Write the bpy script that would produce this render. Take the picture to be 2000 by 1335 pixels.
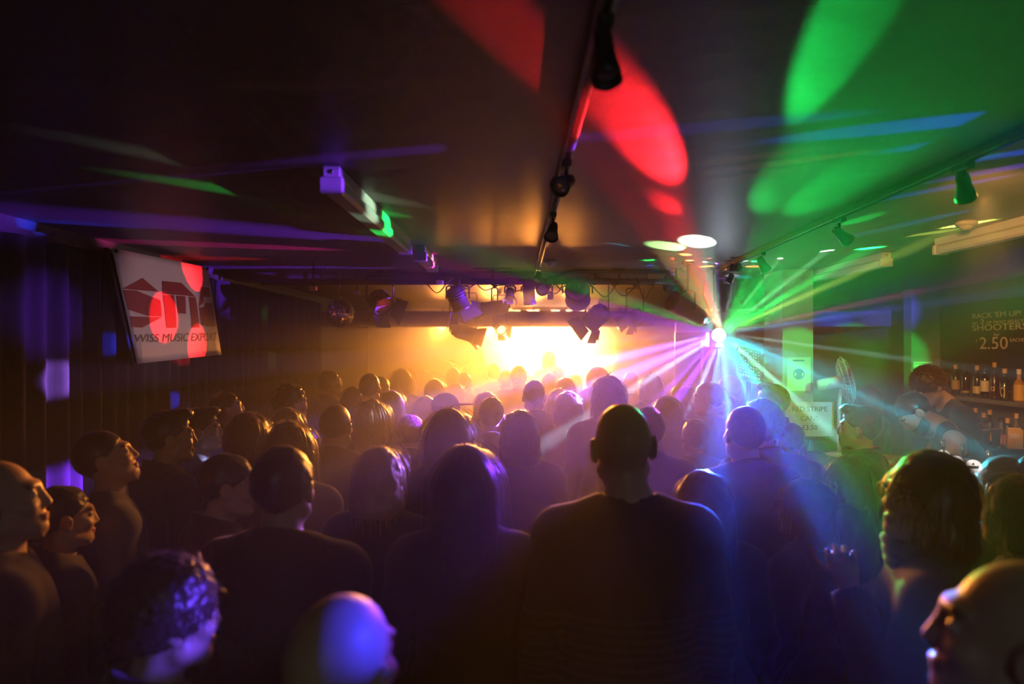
import bpy, bmesh, math, random
import numpy as np
from mathutils import Vector, Matrix, Euler

# ------------------------------------------------------------------ clear
for o in list(bpy.data.objects):
    bpy.data.objects.remove(o, do_unlink=True)
scene = bpy.context.scene
COL = scene.collection
random.seed(7)
R = math.radians

# ------------------------------------------------------------------ camera
F_PX, CX, CY, CAM_Z = 1333.0, 1008.0, 678.0, 1.95      # 24 mm on 36 mm, level, eye height 1.95 m
CEIL, XL, XR, YB, YF = 2.60, -2.50, 4.75, 11.5, -3.2   # ceiling, left wall, right wall, stage wall, rear wall

def P(px, py, d):
    """World point seen at photograph pixel (px, py) at depth d metres."""
    return Vector(((px - CX) / F_PX * d, d, CAM_Z - (py - CY) / F_PX * d))

def Cp(px, py, z=CEIL):
    return P(px, py, (z - CAM_Z) * F_PX / (CY - py))

def Wx(px, py, x):
    return P(px, py, x * F_PX / (px - CX))

cam_data = bpy.data.cameras.new('camera')
cam_data.lens, cam_data.sensor_width = 24.0, 36.0
cam_data.shift_x, cam_data.shift_y = -8 / 2000, 10.5 / 2000
cam_data.clip_start = 0.05
cam_data.dof.use_dof = True
cam_data.dof.focus_distance = 4.2
cam_data.dof.aperture_fstop = 1.6
cam = bpy.data.objects.new('camera', cam_data)
COL.objects.link(cam)
cam.location, cam.rotation_euler = (0, 0, CAM_Z), (R(90), 0, 0)
scene.camera = cam

# ------------------------------------------------------------------ view, sampling
vs = scene.view_settings
scene.display_settings.display_device = 'sRGB'
vs.view_transform, vs.look, vs.exposure, vs.gamma = 'Standard', 'None', 0.0, 1.0
vs.use_curve_mapping = False
cy = scene.cycles
cy.use_denoising = True
cy.max_bounces, cy.diffuse_bounces, cy.glossy_bounces = 4, 1, 2
cy.transmission_bounces, cy.transparent_max_bounces, cy.volume_bounces = 4, 6, 0
cy.sample_clamp_indirect = 3.0
cy.use_adaptive_sampling, cy.adaptive_threshold, cy.adaptive_min_samples = True, .03, 16
cy.caustics_reflective = cy.caustics_refractive = False
cy.use_light_tree = True

# ------------------------------------------------------------------ haze (the smoke machine's) as the world volume
HAZE = 0.02
world = bpy.data.worlds.new('club_air')
scene.world = world
world.use_nodes = True
wn = world.node_tree
wn.nodes['Background'].inputs['Strength'].default_value = 0.0
sc_ = wn.nodes.new('ShaderNodeVolumeScatter')
sc_.inputs['Density'].default_value = HAZE
sc_.inputs['Anisotropy'].default_value = 0.35
wn.links.new(sc_.outputs[0], wn.nodes['World Output'].inputs['Volume'])

# ------------------------------------------------------------------ lights
def lin(h):
    h = h.lstrip('#')
    c = [int(h[i:i + 2], 16) / 255 for i in (0, 2, 4)]
    return [x / 12.92 if x <= 0.04045 else ((x + 0.055) / 1.055) ** 2.4 for x in c]

RED, GRN, BLU, VIO = (1, .012, .02), (.005, 1, .12), (.02, .05, 1), (.22, .03, 1)
CYA, AMB, WHT, ORG, MAG, LIL, LIM = (.02, .75, .95), (1, .32, .045), (.8, .9, 1), (1, .35, .05), (1, .03, .35), (.42, .16, 1), (.65, .85, .12)
LAMPS = []

def spot(name, loc, tgt, col, power, half, blend=0.25, rad=0.012):
    d = bpy.data.lights.new(name, 'SPOT')
    d.color, d.energy, d.spot_size, d.spot_blend, d.shadow_soft_size = col, power, R(2 * half), blend, rad
    o = bpy.data.objects.new(name, d)
    COL.objects.link(o)
    loc = Vector(loc)
    o.location = loc
    o.rotation_euler = (Vector(tgt) - loc).to_track_quat('-Z', 'Y').to_euler()
    LAMPS.append(o)
    return o

def point(name, loc, col, power, rad=0.03):
    d = bpy.data.lights.new(name, 'POINT')
    d.color, d.energy, d.shadow_soft_size = col, power, rad
    o = bpy.data.objects.new(name, d)
    COL.objects.link(o)
    o.location = loc
    LAMPS.append(o)
    return o

L = P(1410, 650, 5.4)            # the multi-beam effect light by the pillar
E2 = Vector((2.6, 1.4, 2.35))   # a second effect light over the bar, outside the picture
E3 = Vector((1.9, .9, 2.45))         # added unseen source over the bar for the green and blue wash
BALL = P(664, 612, 5.9)          # mirror ball
W = 1.0
# target, colour, power, half angle, blend
HAZE_BEAMS = [   # rays that show mostly in the haze
    (P(1600, 510, 2.9), GRN, 3600, 7.0, 1.0), (P(1510, 520, 3.8), GRN, 2200, 3.5, .9), (P(1560, 330, 2.6), GRN, 600, 3.5, 1.0),
    (P(1850, 440, 3.8), LIM, 3500, 1.7, .6), (P(1800, 330, 3.0), GRN, 3000, 1.6, .6),
    (P(1130, 618, 5.5), VIO, 14000, 5.5, 1.0), (P(1240, 612, 5.0), VIO, 9000, 4.5, 1.0), (P(1180, 700, 5.3), (.3, .08, 1), 15000, 4.5, .9), (P(1250, 520, 5.0), (.5, .03, .6), 2500, 3.0, .9), (P(1040, 640, 4.7), VIO, 5500, 3.6, .9), (P(1130, 800, 2.6), VIO, 6000, 5.0, .9), (P(1260, 950, 2.2), VIO, 1200, 6, .9),
    (P(1080, 640, 4.4), LIL, 4000, 2.6, .7), (P(1150, 760, 3.6), LIL, 5000, 2.2, .6), (P(1130, 600, 5.05), MAG, 7000, 2.2, .7),
    (P(1300, 560, 4.8), CYA, 4000, 2.2, .6), (P(1340, 500, 4.8), ORG, 5000, 2.4, .6), (P(1380, 470, 4.9), RED, 4000, 1.0, .6),
    (P(1330, 850, 3.0), LIL, 4000, 2.6, .8), (P(1430, 900, 2.6), (.06, .25, 1), 8000, 3.2, .7), (P(1500, 965, 2.1), (.01, .06, 1), 24000, 4.2, .9),
    (P(1660, 930, 2.3), GRN, 3500, 6.0, 1.0), (P(1700, 790, 3.4), CYA, 5000, 4.5, .8), (P(1760, 850, 3.2), (.02, .4, .8), 4000, 5, .9),
    (P(1640, 720, 4.2), CYA, 2500, 3.0, .8), (P(1480, 760, 5.0), WHT, 2000, 2.0, .6),
    (P(1600, 640, 5.0), MAG, 3000, 2.0, .6), (P(1850, 610, 4.4), BLU, 6000, 2.0, .6), (P(1700, 590, 4.6), BLU, 3000, 1.6, .6),
]
SPOTS = [        # rays that end as a patch on a surface
    (Cp(1262, 280), RED, 4200, 1.9, .8), (Cp(1300, 400), RED, 700, 1.6, .9), (Cp(1005, 70), RED, 2200, 1.3, .8), (Cp(1645, 70), GRN, 1300, 1.25, .6),
    # patches on the ceiling round the light
    (Cp(1363, 474), (.6, 1, .7), 900, 4.4, .25), (Cp(1305, 482), (.4, 1, .3), 900, 4.6, .25), (Cp(1268, 508), GRN, 700, 2.8, .3),
    (Cp(1268, 518), BLU, 700, 1.7, .3), (Cp(1308, 527), BLU, 700, 1.8, .3), (Cp(1443, 510), WHT, 160, 6.0, .25),
    (Cp(1405, 526), ORG, 160, 6, .25), (Cp(1435, 528), WHT, 160, 5, .25), (Cp(1430, 538), WHT, 160, 4, .25),
    (Cp(1402, 545), LIL, 160, 4, .25), (Cp(1378, 545), CYA, 160, 4, .25), (Cp(1472, 520), ORG, 160, 6, .25),
    (Cp(1452, 541), CYA, 160, 4, .25), (Cp(1340, 535), LIL, 200, 2.0, .25), (Cp(1380, 520), ORG, 250, 6, .4),
    # on the curtain, the banner and the batten light
    (Wx(178, 672, XL), BLU, 4000, 1.05, .7), (Wx(312, 785, XL), BLU, 4000, 1.1, .7), (Wx(50, 428, XL), BLU, 3500, 1.0, .7),
    (Wx(500, 612, XL), GRN, 300, 1.4, .6), (Wx(515, 705, XL), LIM, 300, 1.4, .6), (Wx(655, 720, XL), VIO, 400, 1.6, .8),
    (Wx(325, 620, -2.3), RED, 1900, 2.4, .12), (Wx(375, 525, -2.36), RED, 1900, 2.3, .12), (Wx(402, 672, -2.25), RED, 1900, 2.2, .12), (Wx(325, 600, -2.34), (1, .6, .62), 150, 8.5, .7),
    (Cp(385, 475), RED, 160, .6, .9), (P(742, 438, 3.3), GRN, 3000, 1.8, .9), (P(700, 395, 2.9), (.6, .9, .6), 900, 1.9, .9),
    (P(1225, 792, 1.9), GRN, 300, .8, .6),
]
for t, c, p, h, b in HAZE_BEAMS:
    spot('effect_beam', L, t, c, p * .31, h, b)
for ang, rr, dd, c, p, h in ((12, 260, -.6, MAG, 700, 1.0), (24, 300, -1.2, LIM, 900, .9), (38, 260, -.8, (.5, 1, .6), 900, .9), (52, 230, -.5, (.6, 1, .5), 900, .8), (66, 200, -.3, GRN, 900, .8),
                         (78, 160, -.2, (.7, 1, .8), 700, .8), (94, 130, -.1, VIO, 700, .8), (104, 140, -.2, (.8, 1, .7), 700, .9), (114, 160, -.3, ORG, 800, .9), (124, 180, -.4, RED, 700, .6),
                         (136, 200, -.5, (1, .8, .5), 800, 1.0), (150, 200, -.4, CYA, 800, 1.0), (166, 250, -.3, MAG, 500, 1.0), (184, 260, -.5, LIL, 600, 1.2), (193, 270, -.7, (.5, .5, 1), 600, 1.2),
                         (212, 280, -.9, (.6, .8, 1), 900, 1.3), (226, 260, -1.0, VIO, 1000, 1.2), (248, 240, -.9, (.3, .5, 1), 1100, 1.4), (275, 240, -1.1, (.15, .6, 1), 800, 1.5), (292, 240, -1.0, (.1, .8, 1), 700, 1.4),
                         (318, 260, -1.0, (.3, 1, .9), 900, 1.5), (336, 260, -.8, CYA, 1000, 1.1), (352, 240, -.5, (.5, 1, .9), 900, .9),
                         (194, 280, -.5, VIO, 1200, 2.0), (203, 280, -.7, (.3, .1, 1), 1800, 2.2), (236, 260, -.9, VIO, 1200, 2.0), (262, 240, -.9, (.05, .15, 1), 1500, 2.2), (305, 260, -1.0, GRN, 900, 1.8), (8, 240, -.4, (.1, .1, 1), 1200, 1.2), (30, 280, -.8, GRN, 1200, 1.4)):
    spot('effect_beam', L, P(1410 + rr * math.cos(R(ang)), 650 - rr * math.sin(R(ang)), 5.4 + dd), c, p * 19, h * 1.3, .7)
for t, c, p, h, b in SPOTS:
    spot('effect_beam', L, t, c, p * 1.2, h, b)
for t, c, p, h, b in [
    (Cp(830, 292), VIO, 1200, 1.1, .9), (Cp(660, 310), BLU, 250, .6, .8), (Cp(480, 420), GRN, 60, .7, .8), (Cp(560, 450), GRN, 50, .6, .8),
    (Cp(1845, 238), BLU, 700, 2.6, .3), (Cp(1965, 264), BLU, 500, 2.4, .3), (Cp(1990, 298), BLU, 500, 1.8, .3), (Cp(1960, 330), VIO, 400, 1.8, .3),
    (Cp(1800, 325), GRN, 300, 1.6, .3), (Cp(1530, 318), ORG, 120, 1.2, .3), (Cp(1400, 315), ORG, 120, 1.2, .5), (Cp(1420, 350), ORG, 120, 1.0, .4),
    (Cp(1420, 245), BLU, 350, 1.7, .5), (Cp(1300, 400), LIM, 120, .8, .5), (Cp(1140, 375), RED, 150, .7, .5), (Cp(1840, 368), BLU, 500, 1.6, .4),
    (Cp(1760, 440), (.05, .3, 1), 700, 1.6, .5), (Cp(980, 425), VIO, 120, .35, .5), (Cp(1140, 475), VIO, 200, .4, .5), (Cp(930, 430), LIM, 80, .6, .7),
    (P(648, 350, 2.44), VIO, 800, 1.0, .8), (P(664, 612, 5.9), RED, 1500, .9, .6), (P(738, 590, 5.8), RED, 900, .8, .6), (P(1640, 800, 5.4), CYA, 350, 4.0, .9),
    (P(360, 1210, 1.36), (.1, .05, 1), 900, 1.6, .6), (P(735, 1225, 0.98), (.03, .03, 1), 900, 1.3, .7), (P(395, 1170, 1.38), VIO, 200, 1.2, .7),
]:
    spot('bar_effect_beam', E2, t, c, p * 1.4, h, b)

for t, c, p, h, b in [(P(1556, 705, 5.7), GRN, 1300, 3.6, .4), (P(1625, 712, 9.9), GRN, 9000, 3.4, .4), (P(1720, 712, 8.6), GRN, 4500, 3.0, .6), (P(1630, 622, 8.5), BLU, 9000, 2.2, 1.0), (P(1720, 618, 8.5), (.1, .08, 1), 7000, 2.4, 1.0), (P(1640, 590, 9.6), (.02, .2, 1), 5000, .8, .8)]:
    spot('added_wash_beam', E3, t, c, p, h, b)

# amber stage wash: lamps high on the stage wall, aimed out at the crowd, and two lighting the wall itself
A = 8.6
for x, tx, pw in ((-1.2, -1.0, 70), (-0.4, -.4, 200), (.3, .0, 520), (.9, .6, 330)):
    spot('stage_lamp', (x, YB - .5, 2.28), (tx, 4.0, 1.2), AMB, pw * A, 18.5, 1.0, .1)
# added amber beams from an unlit bar lantern, rimming near people and the mirror ball
E5 = P(1059, 567, 5.5)
for t, pw, h in (((-1.3, 2.5, 1.6), 420, 7), ((-.6, 2.0, 1.62), 260, 5), ((.30, 1.95, 1.62), 300, 4.5), ((1.0, 1.75, 1.62), 260, 4.5), (BALL, 45, 5.5)):
    spot('added_amber_beam', E5, t, AMB, pw, h, .8, .04)
# amber track spot over the people at the bar end of the front row
spot('track_amber_beam', (.17, 2.9, 2.44), (.82, 1.3, 1.62), (1, .36, .03), 40, 9.5, .8, .03)
for x in (.3, .75):
    spot('wall_lamp', (x, YB - 1.6, 2.5), (x, YB, 2.0), (1, .66, .26), 230 * A, 32, 1.0, .05)
# warm spots on the bar
spot('bar_spot', P(1645, 466, 3.3), P(1790, 760, 5.4), (1, .5, .14), 36, 40, .8, .03)
spot('bar_spot', P(1916, 378, 2.3), P(1990, 760, 4.9), (1, .40, .1), 95, 42, .8, .03)
spot('bar_spot', P(1916, 378, 2.3), P(1945, 745, 6.5), (1, .42, .1), 800, 9, .7, .03)
# added dim fill behind the camera that lifts the darkest areas
point('rear_fill', (0.6, -2.2, 2.3), (.75, 1, 1.0), 11.0, .1)

# ------------------------------------------------------------------ materials
def mat(name, col, rough=.6, metal=0.0, emit=None, strength=1.0, noise=0.0, nscale=40, bump=0.0, bscale=60, trans=0.0, alpha_mix=0.0, spec=.5, sheen=0.0):
    m = bpy.data.materials.new(name)
    m.use_nodes = True
    nt = m.node_tree
    b = nt.nodes['Principled BSDF']
    b.inputs['Base Color'].default_value = (*col, 1)
    b.inputs['Roughness'].default_value = rough
    b.inputs['Metallic'].default_value = metal
    b.inputs['Specular IOR Level'].default_value = spec
    if sheen:
        b.inputs['Sheen Weight'].default_value = sheen
    if trans:
        b.inputs['Transmission Weight'].default_value = trans
        b.inputs['IOR'].default_value = 1.45
    if emit is not None:
        b.inputs['Emission Color'].default_value = (*emit, 1)
        b.inputs['Emission Strength'].default_value = strength
    if noise or bump:
        tc = nt.nodes.new('ShaderNodeTexCoord')
    if noise:
        n = nt.nodes.new('ShaderNodeTexNoise')
        n.inputs['Scale'].default_value = nscale
        n.inputs['Detail'].default_value = 4
        nt.links.new(tc.outputs['Object'], n.inputs['Vector'])
        mx = nt.nodes.new('ShaderNodeMix')
        mx.data_type = 'RGBA'
        mx.inputs[6].default_value = (*[c * (1 - noise) for c in col], 1)
        mx.inputs[7].default_value = (*[min(1, c * (1 + noise)) for c in col], 1)
        nt.links.new(n.outputs['Fac'], mx.inputs[0])
        nt.links.new(mx.outputs[2], b.inputs['Base Color'])
    if bump:
        n2 = nt.nodes.new('ShaderNodeTexNoise')
        n2.inputs['Scale'].default_value = bscale
        n2.inputs['Detail'].default_value = 3
        nt.links.new(tc.outputs['Object'], n2.inputs['Vector'])
        bp = nt.nodes.new('ShaderNodeBump')
        bp.inputs['Strength'].default_value = bump
        bp.inputs['Distance'].default_value = .02
        nt.links.new(n2.outputs['Fac'], bp.inputs['Height'])
        nt.links.new(bp.outputs['Normal'], b.inputs['Normal'])
    return m

M = {}
M['floor'] = mat('floor_vinyl', (.02, .018, .017), .45, noise=.4, nscale=6)
M['ceiling'] = mat('ceiling_paint', (.19, .17, .165), .45, noise=.12, nscale=5, bump=.12, bscale=9)
M['blackwall'] = mat('black_paint', (.03, .03, .032), .6, noise=.2, bump=.1)
M['barwall'] = mat('bar_wall_paint', (.10, .11, .11), .6, noise=.12, nscale=4, bump=.1)
M['stagewall'] = mat('stage_wall_paint', (.75, .68, .55), .7, noise=.05, nscale=3)
M['header'] = mat('header_paint', (.16, .12, .10), .6, noise=.15, nscale=8)
M['pillar'] = mat('pillar_paint', (.42, .42, .40), .6, noise=.08, nscale=6)
M['pilaster'] = mat('pilaster_paint', (.22, .23, .23), .6, noise=.08, nscale=6)
M['curtain'] = mat('curtain_wool', (.04, .037, .045), .9, noise=.25, nscale=30, spec=.15)
M['black'] = mat('black_metal', (.025, .025, .027), .42, noise=.2)
M['blackmatt'] = mat('black_rubber', (.015, .015, .015), .7)
M['steel'] = mat('steel', (.5, .5, .52), .3, 1.0)
M['chrome'] = mat('chrome', (.8, .8, .82), .12, 1.0)
M['brass'] = mat('brass', (.75, .5, .18), .25, 1.0)
M['white'] = mat('white_enamel', (.75, .75, .72), .4)
M['diffuser'] = mat('prismatic_diffuser', (.72, .74, .70), .3, bump=.15, bscale=250)
M['offwhite'] = mat('aged_plastic', (.62, .60, .54), .45)
M['redpaint'] = mat('red_enamel', (.45, .02, .03), .35)
M['paper'] = mat('paper', (.75, .75, .72), .8)
M['ink'] = mat('ink', (.05, .06, .06), .8)
M['bluegrey'] = mat('print_blue', (.03, .22, .35), .7)
M['chalk'] = mat('chalk', (.70, .62, .52), .9)
M['board'] = mat('blackboard', (.022, .024, .024), .75, noise=.3, nscale=12)
M['wood'] = mat('dark_wood', (.06, .035, .02), .4, noise=.4, nscale=14)
M['banner'] = mat('banner_pvc', (.62, .58, .60), .45, bump=.08, bscale=9)
M['bannerink'] = mat('banner_print', (.26, .03, .04), .5)
M['bannertext'] = mat('banner_lettering', (.05, .04, .06), .5)
M['lens'] = mat('lens_glass', (.6, .6, .65), .06, .6)
M['gold'] = mat('instrument_brass', (.8, .55, .2), .25, 1.0)
M['glow_white'] = mat('effect_lens', (1, 1, 1), .3, emit=(.92, .97, 1), strength=4)
M['glow_amber'] = mat('lamp_lens_amber', (1, .8, .5), .3, emit=(1, .62, .2), strength=5)
M['glow_bulb'] = mat('warm_bulb', (1, .8, .5), .3, emit=(1, .66, .28), strength=12)
M['glow_led'] = mat('led', (.8, 1, .9), .3, emit=(.75, 1, .85), strength=.9)
M['glow_badge'] = mat('lit_badge', (1, 1, 1), .4, emit=(.95, .95, 1), strength=.85)
M['mirror'] = mat('mirror_tile', (.85, .85, .87), .05, 1.0)

# ------------------------------------------------------------------ mesh building
class MB:
    def __init__(s):
        s.v, s.f, s.sm = [], [], []
    def add(s, vs, fs, mtx=None, smooth=False):
        n = len(s.v)
        s.v += [tuple(mtx @ Vector(p)) for p in vs] if mtx is not None else [tuple(p) for p in vs]
        s.f += [tuple(i + n for i in f) for f in fs]
        s.sm += [smooth] * len(fs)
        return s
    def box(s, c, size, mtx=None, bev=0.0):
        x, y, z = [a / 2 for a in size]
        if bev:
            b = min(bev, x * .9, y * .9, z * .9)
            vs, idx = [], {}
            for sx in (-1, 1):
                for sy in (-1, 1):
                    for sz in (-1, 1):
                        for ax in range(3):
                            q = [sx * (x - b), sy * (y - b), sz * (z - b)]
                            q[ax] = (sx * x, sy * y, sz * z)[ax]
                            idx[sx, sy, sz, ax] = len(vs)
                            vs.append((q[0] + c[0], q[1] + c[1], q[2] + c[2]))
            bm = bmesh.new()
            bv = [bm.verts.new(q) for q in vs]
            r = bmesh.ops.convex_hull(bm, input=bv)
            bm.verts.index_update()
            fs = [[v.index for v in f.verts] for f in bm.faces]
            vs = [v.co.copy() for v in bm.verts]
            bm.free()
            return s.add(vs, fs, mtx)
        vs = [(c[0] + sx * x, c[1] + sy * y, c[2] + sz * z) for sx in (-1, 1) for sy in (-1, 1) for sz in (-1, 1)]
        return s.add(vs, [(0, 1, 3, 2), (4, 6, 7, 5), (0, 4, 5, 1), (2, 3, 7, 6), (0, 2, 6, 4), (1, 5, 7, 3)], mtx)
    def lathe(s, prof, n=20, mtx=None, smooth=True, cap=True, arc=None):
        """profile of (radius, z) turned about z"""
        vs, fs = [], []
        full = arc is None
        a0, a1 = (0, 2 * math.pi) if full else arc
        m = n if full else n + 1
        for r, z in prof:
            for i in range(m):
                a = a0 + (a1 - a0) * i / n
                vs.append((r * math.cos(a), r * math.sin(a), z))
        for k in range(len(prof) - 1):
            for i in range(n):
                j = (i + 1) % m
                fs.append((k * m + i, k * m + j, (k + 1) * m + j, (k + 1) * m + i))
        if cap and full:
            fs.append(tuple(range(m - 1, -1, -1)))
            fs.append(tuple((len(prof) - 1) * m + i for i in range(m)))
        return s.add(vs, fs, mtx, smooth)
    def tube(s, pts, r, n=8, smooth=True):
        pts = [Vector(p) for p in pts]
        rs = r if isinstance(r, (list, tuple)) else [r] * len(pts)
        vs, fs, up = [], [], None
        for i, p in enumerate(pts):
            t = (pts[min(i + 1, len(pts) - 1)] - pts[max(i - 1, 0)]).normalized()
            if up is None:
                up = t.orthogonal().normalized()
            up = (up - t * up.dot(t)).normalized()
            w = t.cross(up)
            for k in range(n):
                a = 2 * math.pi * k / n
                vs.append(p + (up * math.cos(a) + w * math.sin(a)) * rs[i])
        for i in range(len(pts) - 1):
            for k in range(n):
                k2 = (k + 1) % n
                fs.append((i * n + k, i * n + k2, (i + 1) * n + k2, (i + 1) * n + k))
        fs.append(tuple(range(n - 1, -1, -1)))
        fs.append(tuple((len(pts) - 1) * n + k for k in range(n)))
        return s.add(vs, fs, None, smooth)
    def ball(s, c, r, n=16, mtx=None):
        r = r if isinstance(r, (list, tuple)) else (r, r, r)
        prof = [(math.sin(math.pi * k / (n // 2)), -math.cos(math.pi * k / (n // 2))) for k in range(n // 2 + 1)]
        prof[0], prof[-1] = (1e-4, -1), (1e-4, 1)
        mm = Matrix.Translation(c) @ Matrix.Diagonal((*r, 1))
        return s.lathe(prof, n, mtx @ mm if mtx is not None else mm)
    def prism(s, poly, h, mtx=None):
        n = len(poly)
        vs = [(x, y, 0) for x, y in poly] + [(x, y, h) for x, y in poly]
        fs = [tuple(range(n - 1, -1, -1)), tuple(range(n, 2 * n))] + [(i, (i + 1) % n, n + (i + 1) % n, n + i) for i in range(n)]
        return s.add(vs, fs, mtx)
    def obj(s, name, material, parent=None):
        me = bpy.data.meshes.new(name)
        me.from_pydata(s.v, [], s.f)
        me.polygons.foreach_set('use_smooth', s.sm)
        me.materials.append(material)
        me.update()
        return link(name, me, parent)

def link(name, me, parent=None):
    o = bpy.data.objects.new(name, me)
    COL.objects.link(o)
    if parent is not None:
        o.parent = parent
    return o

def tag(o, label=None, cat=None, group=None, kind=None):
    for k, v in (('label', label), ('category', cat), ('group', group), ('kind', kind)):
        if v:
            o[k] = v
    return o

def thing(name, label, cat, loc=(0, 0, 0), rot=(0, 0, 0), group=None):
    o = bpy.data.objects.new(name, None)
    COL.objects.link(o)
    o.empty_display_size = .1
    o.location, o.rotation_euler = loc, rot
    return tag(o, label, cat, group)

def struct(name, mb, m, parent=None):
    return tag(mb.obj(name, m, parent), kind='structure')

def bxs(name, x0, x1, y0, y1, z0, z1, m, parent=None):
    return struct(name, MB().box(((x0 + x1) / 2, (y0 + y1) / 2, (z0 + z1) / 2), (x1 - x0, y1 - y0, z1 - z0)), m, parent)

def aim(d, up=(0, 0, 1)):
    """rotation taking local +z to direction d"""
    return Vector(d).to_track_quat('Z', 'Y').to_matrix().to_4x4()

def copy_tree(o, parent=None):
    c = o.copy()
    COL.objects.link(c)
    if parent is not None:
        c.parent = parent
    for ch in list(o.children):
        copy_tree(ch, c)
    return c

def text_mesh(body, size, name, material, parent, mtx, extrude=.0008, align='LEFT', squeeze=1.0):
    cu = bpy.data.curves.new(name, 'FONT')
    cu.body, cu.size, cu.extrude, cu.align_x = body, size, extrude, align
    cu.resolution_u = 3
    to = bpy.data.objects.new(name, cu)
    COL.objects.link(to)
    dg = bpy.context.evaluated_depsgraph_get()
    me = bpy.data.meshes.new_from_object(to.evaluated_get(dg))
    bpy.data.objects.remove(to)
    bpy.data.curves.remove(cu)
    me.transform(mtx @ Matrix.Diagonal((squeeze, 1, 1, 1)))
    me.materials.clear()
    me.materials.append(material)
    return tag(link(name, me, parent), kind='stuff')

# ------------------------------------------------------------------ the room
bxs('floor', XL - .2, XR + .2, YF - .2, YB + .2, -.1, 0, M['floor'])
bxs('ceiling', XL - .2, XR + .2, YF - .2, YB + .2, CEIL, CEIL + .1, M['ceiling'])
bxs('wall_left', XL - .2, XL, YF, YB, 0, CEIL, M['blackwall'])
bxs('wall_right', XR, XR + .2, YF, YB, 0, CEIL, M['barwall'])
bxs('wall_back', XL - .2, XR + .2, YB, YB + .2, 0, CEIL, M['stagewall'])
bxs('wall_front', XL - .2, XR + .2, YF - .2, YF, 0, CEIL, M['blackwall'])
bxs('trim_1', XL, XR, 8.5, 8.75, 2.21, 2.40, M['header'])              # header over the stage opening
bxs('trim_2', XL, 1.15, 5.95, 6.10, 2.53, CEIL, M['header'])            # shallow downstand before the lighting bar
bxs('wall_pillar', 2.224, 2.48, 5.7, 6.12, 0, CEIL, M['pillar'])
bxs('wall_pilaster', 4.40, XR, 7.6, 7.75, 0, CEIL, M['pilaster'])
bxs('wall_partition', 1.62, 2.224, 6.9, 6.98, 0, 2.2, M['pilaster'])       # dark screen beside the pillar
bxs('floor_stage', XL, XR, 9.3, YB, 0, .22, M['blackmatt'])
bxs('trim_3', XL, XL + .05, .3, 8.4, 2.50, 2.54, M['black'])           # curtain track

# thicker smoke hanging in the middle of the room and at the stage
def smoke(name, x0, x1, y0, y1, dens, g):
    hm = bpy.data.materials.new(name)
    hm.use_nodes = True
    hm.node_tree.nodes.remove(hm.node_tree.nodes['Principled BSDF'])
    hv = hm.node_tree.nodes.new('ShaderNodeVolumeScatter')
    hv.inputs['Density'].default_value = dens
    hv.inputs['Anisotropy'].default_value = g
    hm.node_tree.links.new(hv.outputs[0], hm.node_tree.nodes['Material Output'].inputs['Volume'])
    cu = bpy.data.curves.new(name, 'CURVE')
    cu.dimensions, cu.fill_mode, cu.extrude = '2D', 'BOTH', (CEIL - .02) / 2
    sp = cu.splines.new('POLY')
    sp.points.add(3)
    for p, (x, y) in zip(sp.points, ((x0, y0), (x1, y0), (x1, y1), (x0, y1))):
        p.co = (x, y, 0, 1)
    sp.use_cyclic_u = True
    cu.materials.append(hm)
    o = tag(link(name, cu), kind='stuff')
    o.location.z = CEIL / 2
smoke('room_haze', -.75, 2.7, 1.7, 5.95, .043, .5)
smoke('stage_haze', XL + .01, XR - .01, 5.96, YB - .01, .075, .68)

# curtains along the side wall, each drop of cloth its own thing
def curtain(y0, y1, i, label):
    mb, n, rows = MB(), int((y1 - y0) * 60), 10
    rnd = random.Random(i)
    ph = [rnd.uniform(0, 6.28) for _ in range(4)]
    vs, fs = [], []
    for r in range(rows + 1):
        t = r / rows
        z = 2.50 - t * 2.46
        for k in range(n + 1):
            y = y0 + (y1 - y0) * k / n
            a = .022 + .014 * t
            x = XL + .075 + a * math.sin(2 * math.pi * y / .15 + ph[0] + .8 * math.sin(y * 5 + ph[1])) + .012 * math.sin(y * 23 + ph[2] + t)
            vs.append((x, y, z))
    for r in range(rows):
        for k in range(n):
            a = r * (n + 1) + k
            fs.append((a, a + 1, a + n + 2, a + n + 1))
    mb.add(vs, fs, None, True)
    o = mb.obj('curtain', M['curtain'])
    sm = o.modifiers.new('thickness', 'SOLIDIFY')
    sm.thickness = .004
    tag(o, label, 'curtain', 'black curtains along the side wall')
for i, (y0, y1, lb) in enumerate([
    (.6, 2.6, 'black pleated curtain closest to the camera, with a blue strip of light above it'),
    (2.62, 4.0, 'black pleated curtain lit by a round blue spot, just before the banner'),
    (4.02, 5.5, 'black pleated curtain hanging behind the white banner'),
    (5.52, 7.0, 'black pleated curtain with faint green light spots, just past the banner'),
    (7.02, 8.4, 'black pleated curtain beside the stage, glowing amber')]):
    curtain(y0, y1, i, lb)

# banner
bq = [Vector((-2.36, 4.08 * 2.36 / 2.42, 0)), None, None, None]
def onx(px, py, x):
    return P(px, py, x * F_PX / (px - CX))
TL, TR, BRc, BL = onx(218, 484, -2.365), onx(405, 522, -2.365), onx(432, 692, -2.31), onx(268, 710, -2.32)
def buv(u, v, off=0.0):
    a, b = TL.lerp(TR, u), BL.lerp(BRc, u)
    p = a.lerp(b, v)
    bulge = .03 * math.sin(math.pi * v) * math.sin(math.pi * u)
    return p + Vector((bulge + off, 0, 0))
ban = thing('banner', 'white hanging banner with dark red block letters, thin lettering below, lit by red spots', 'banner', TL)
def rel(p):
    return p - TL
mb, N = MB(), 16
vs = [rel(buv(i / N, j / N)) for j in range(N + 1) for i in range(N + 1)]
fs = [(j * (N + 1) + i, j * (N + 1) + i + 1, (j + 1) * (N + 1) + i + 1, (j + 1) * (N + 1) + i) for j in range(N) for i in range(N)]
sheet = mb.add(vs, fs, None, True).obj('sheet', M['banner'], ban)
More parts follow.
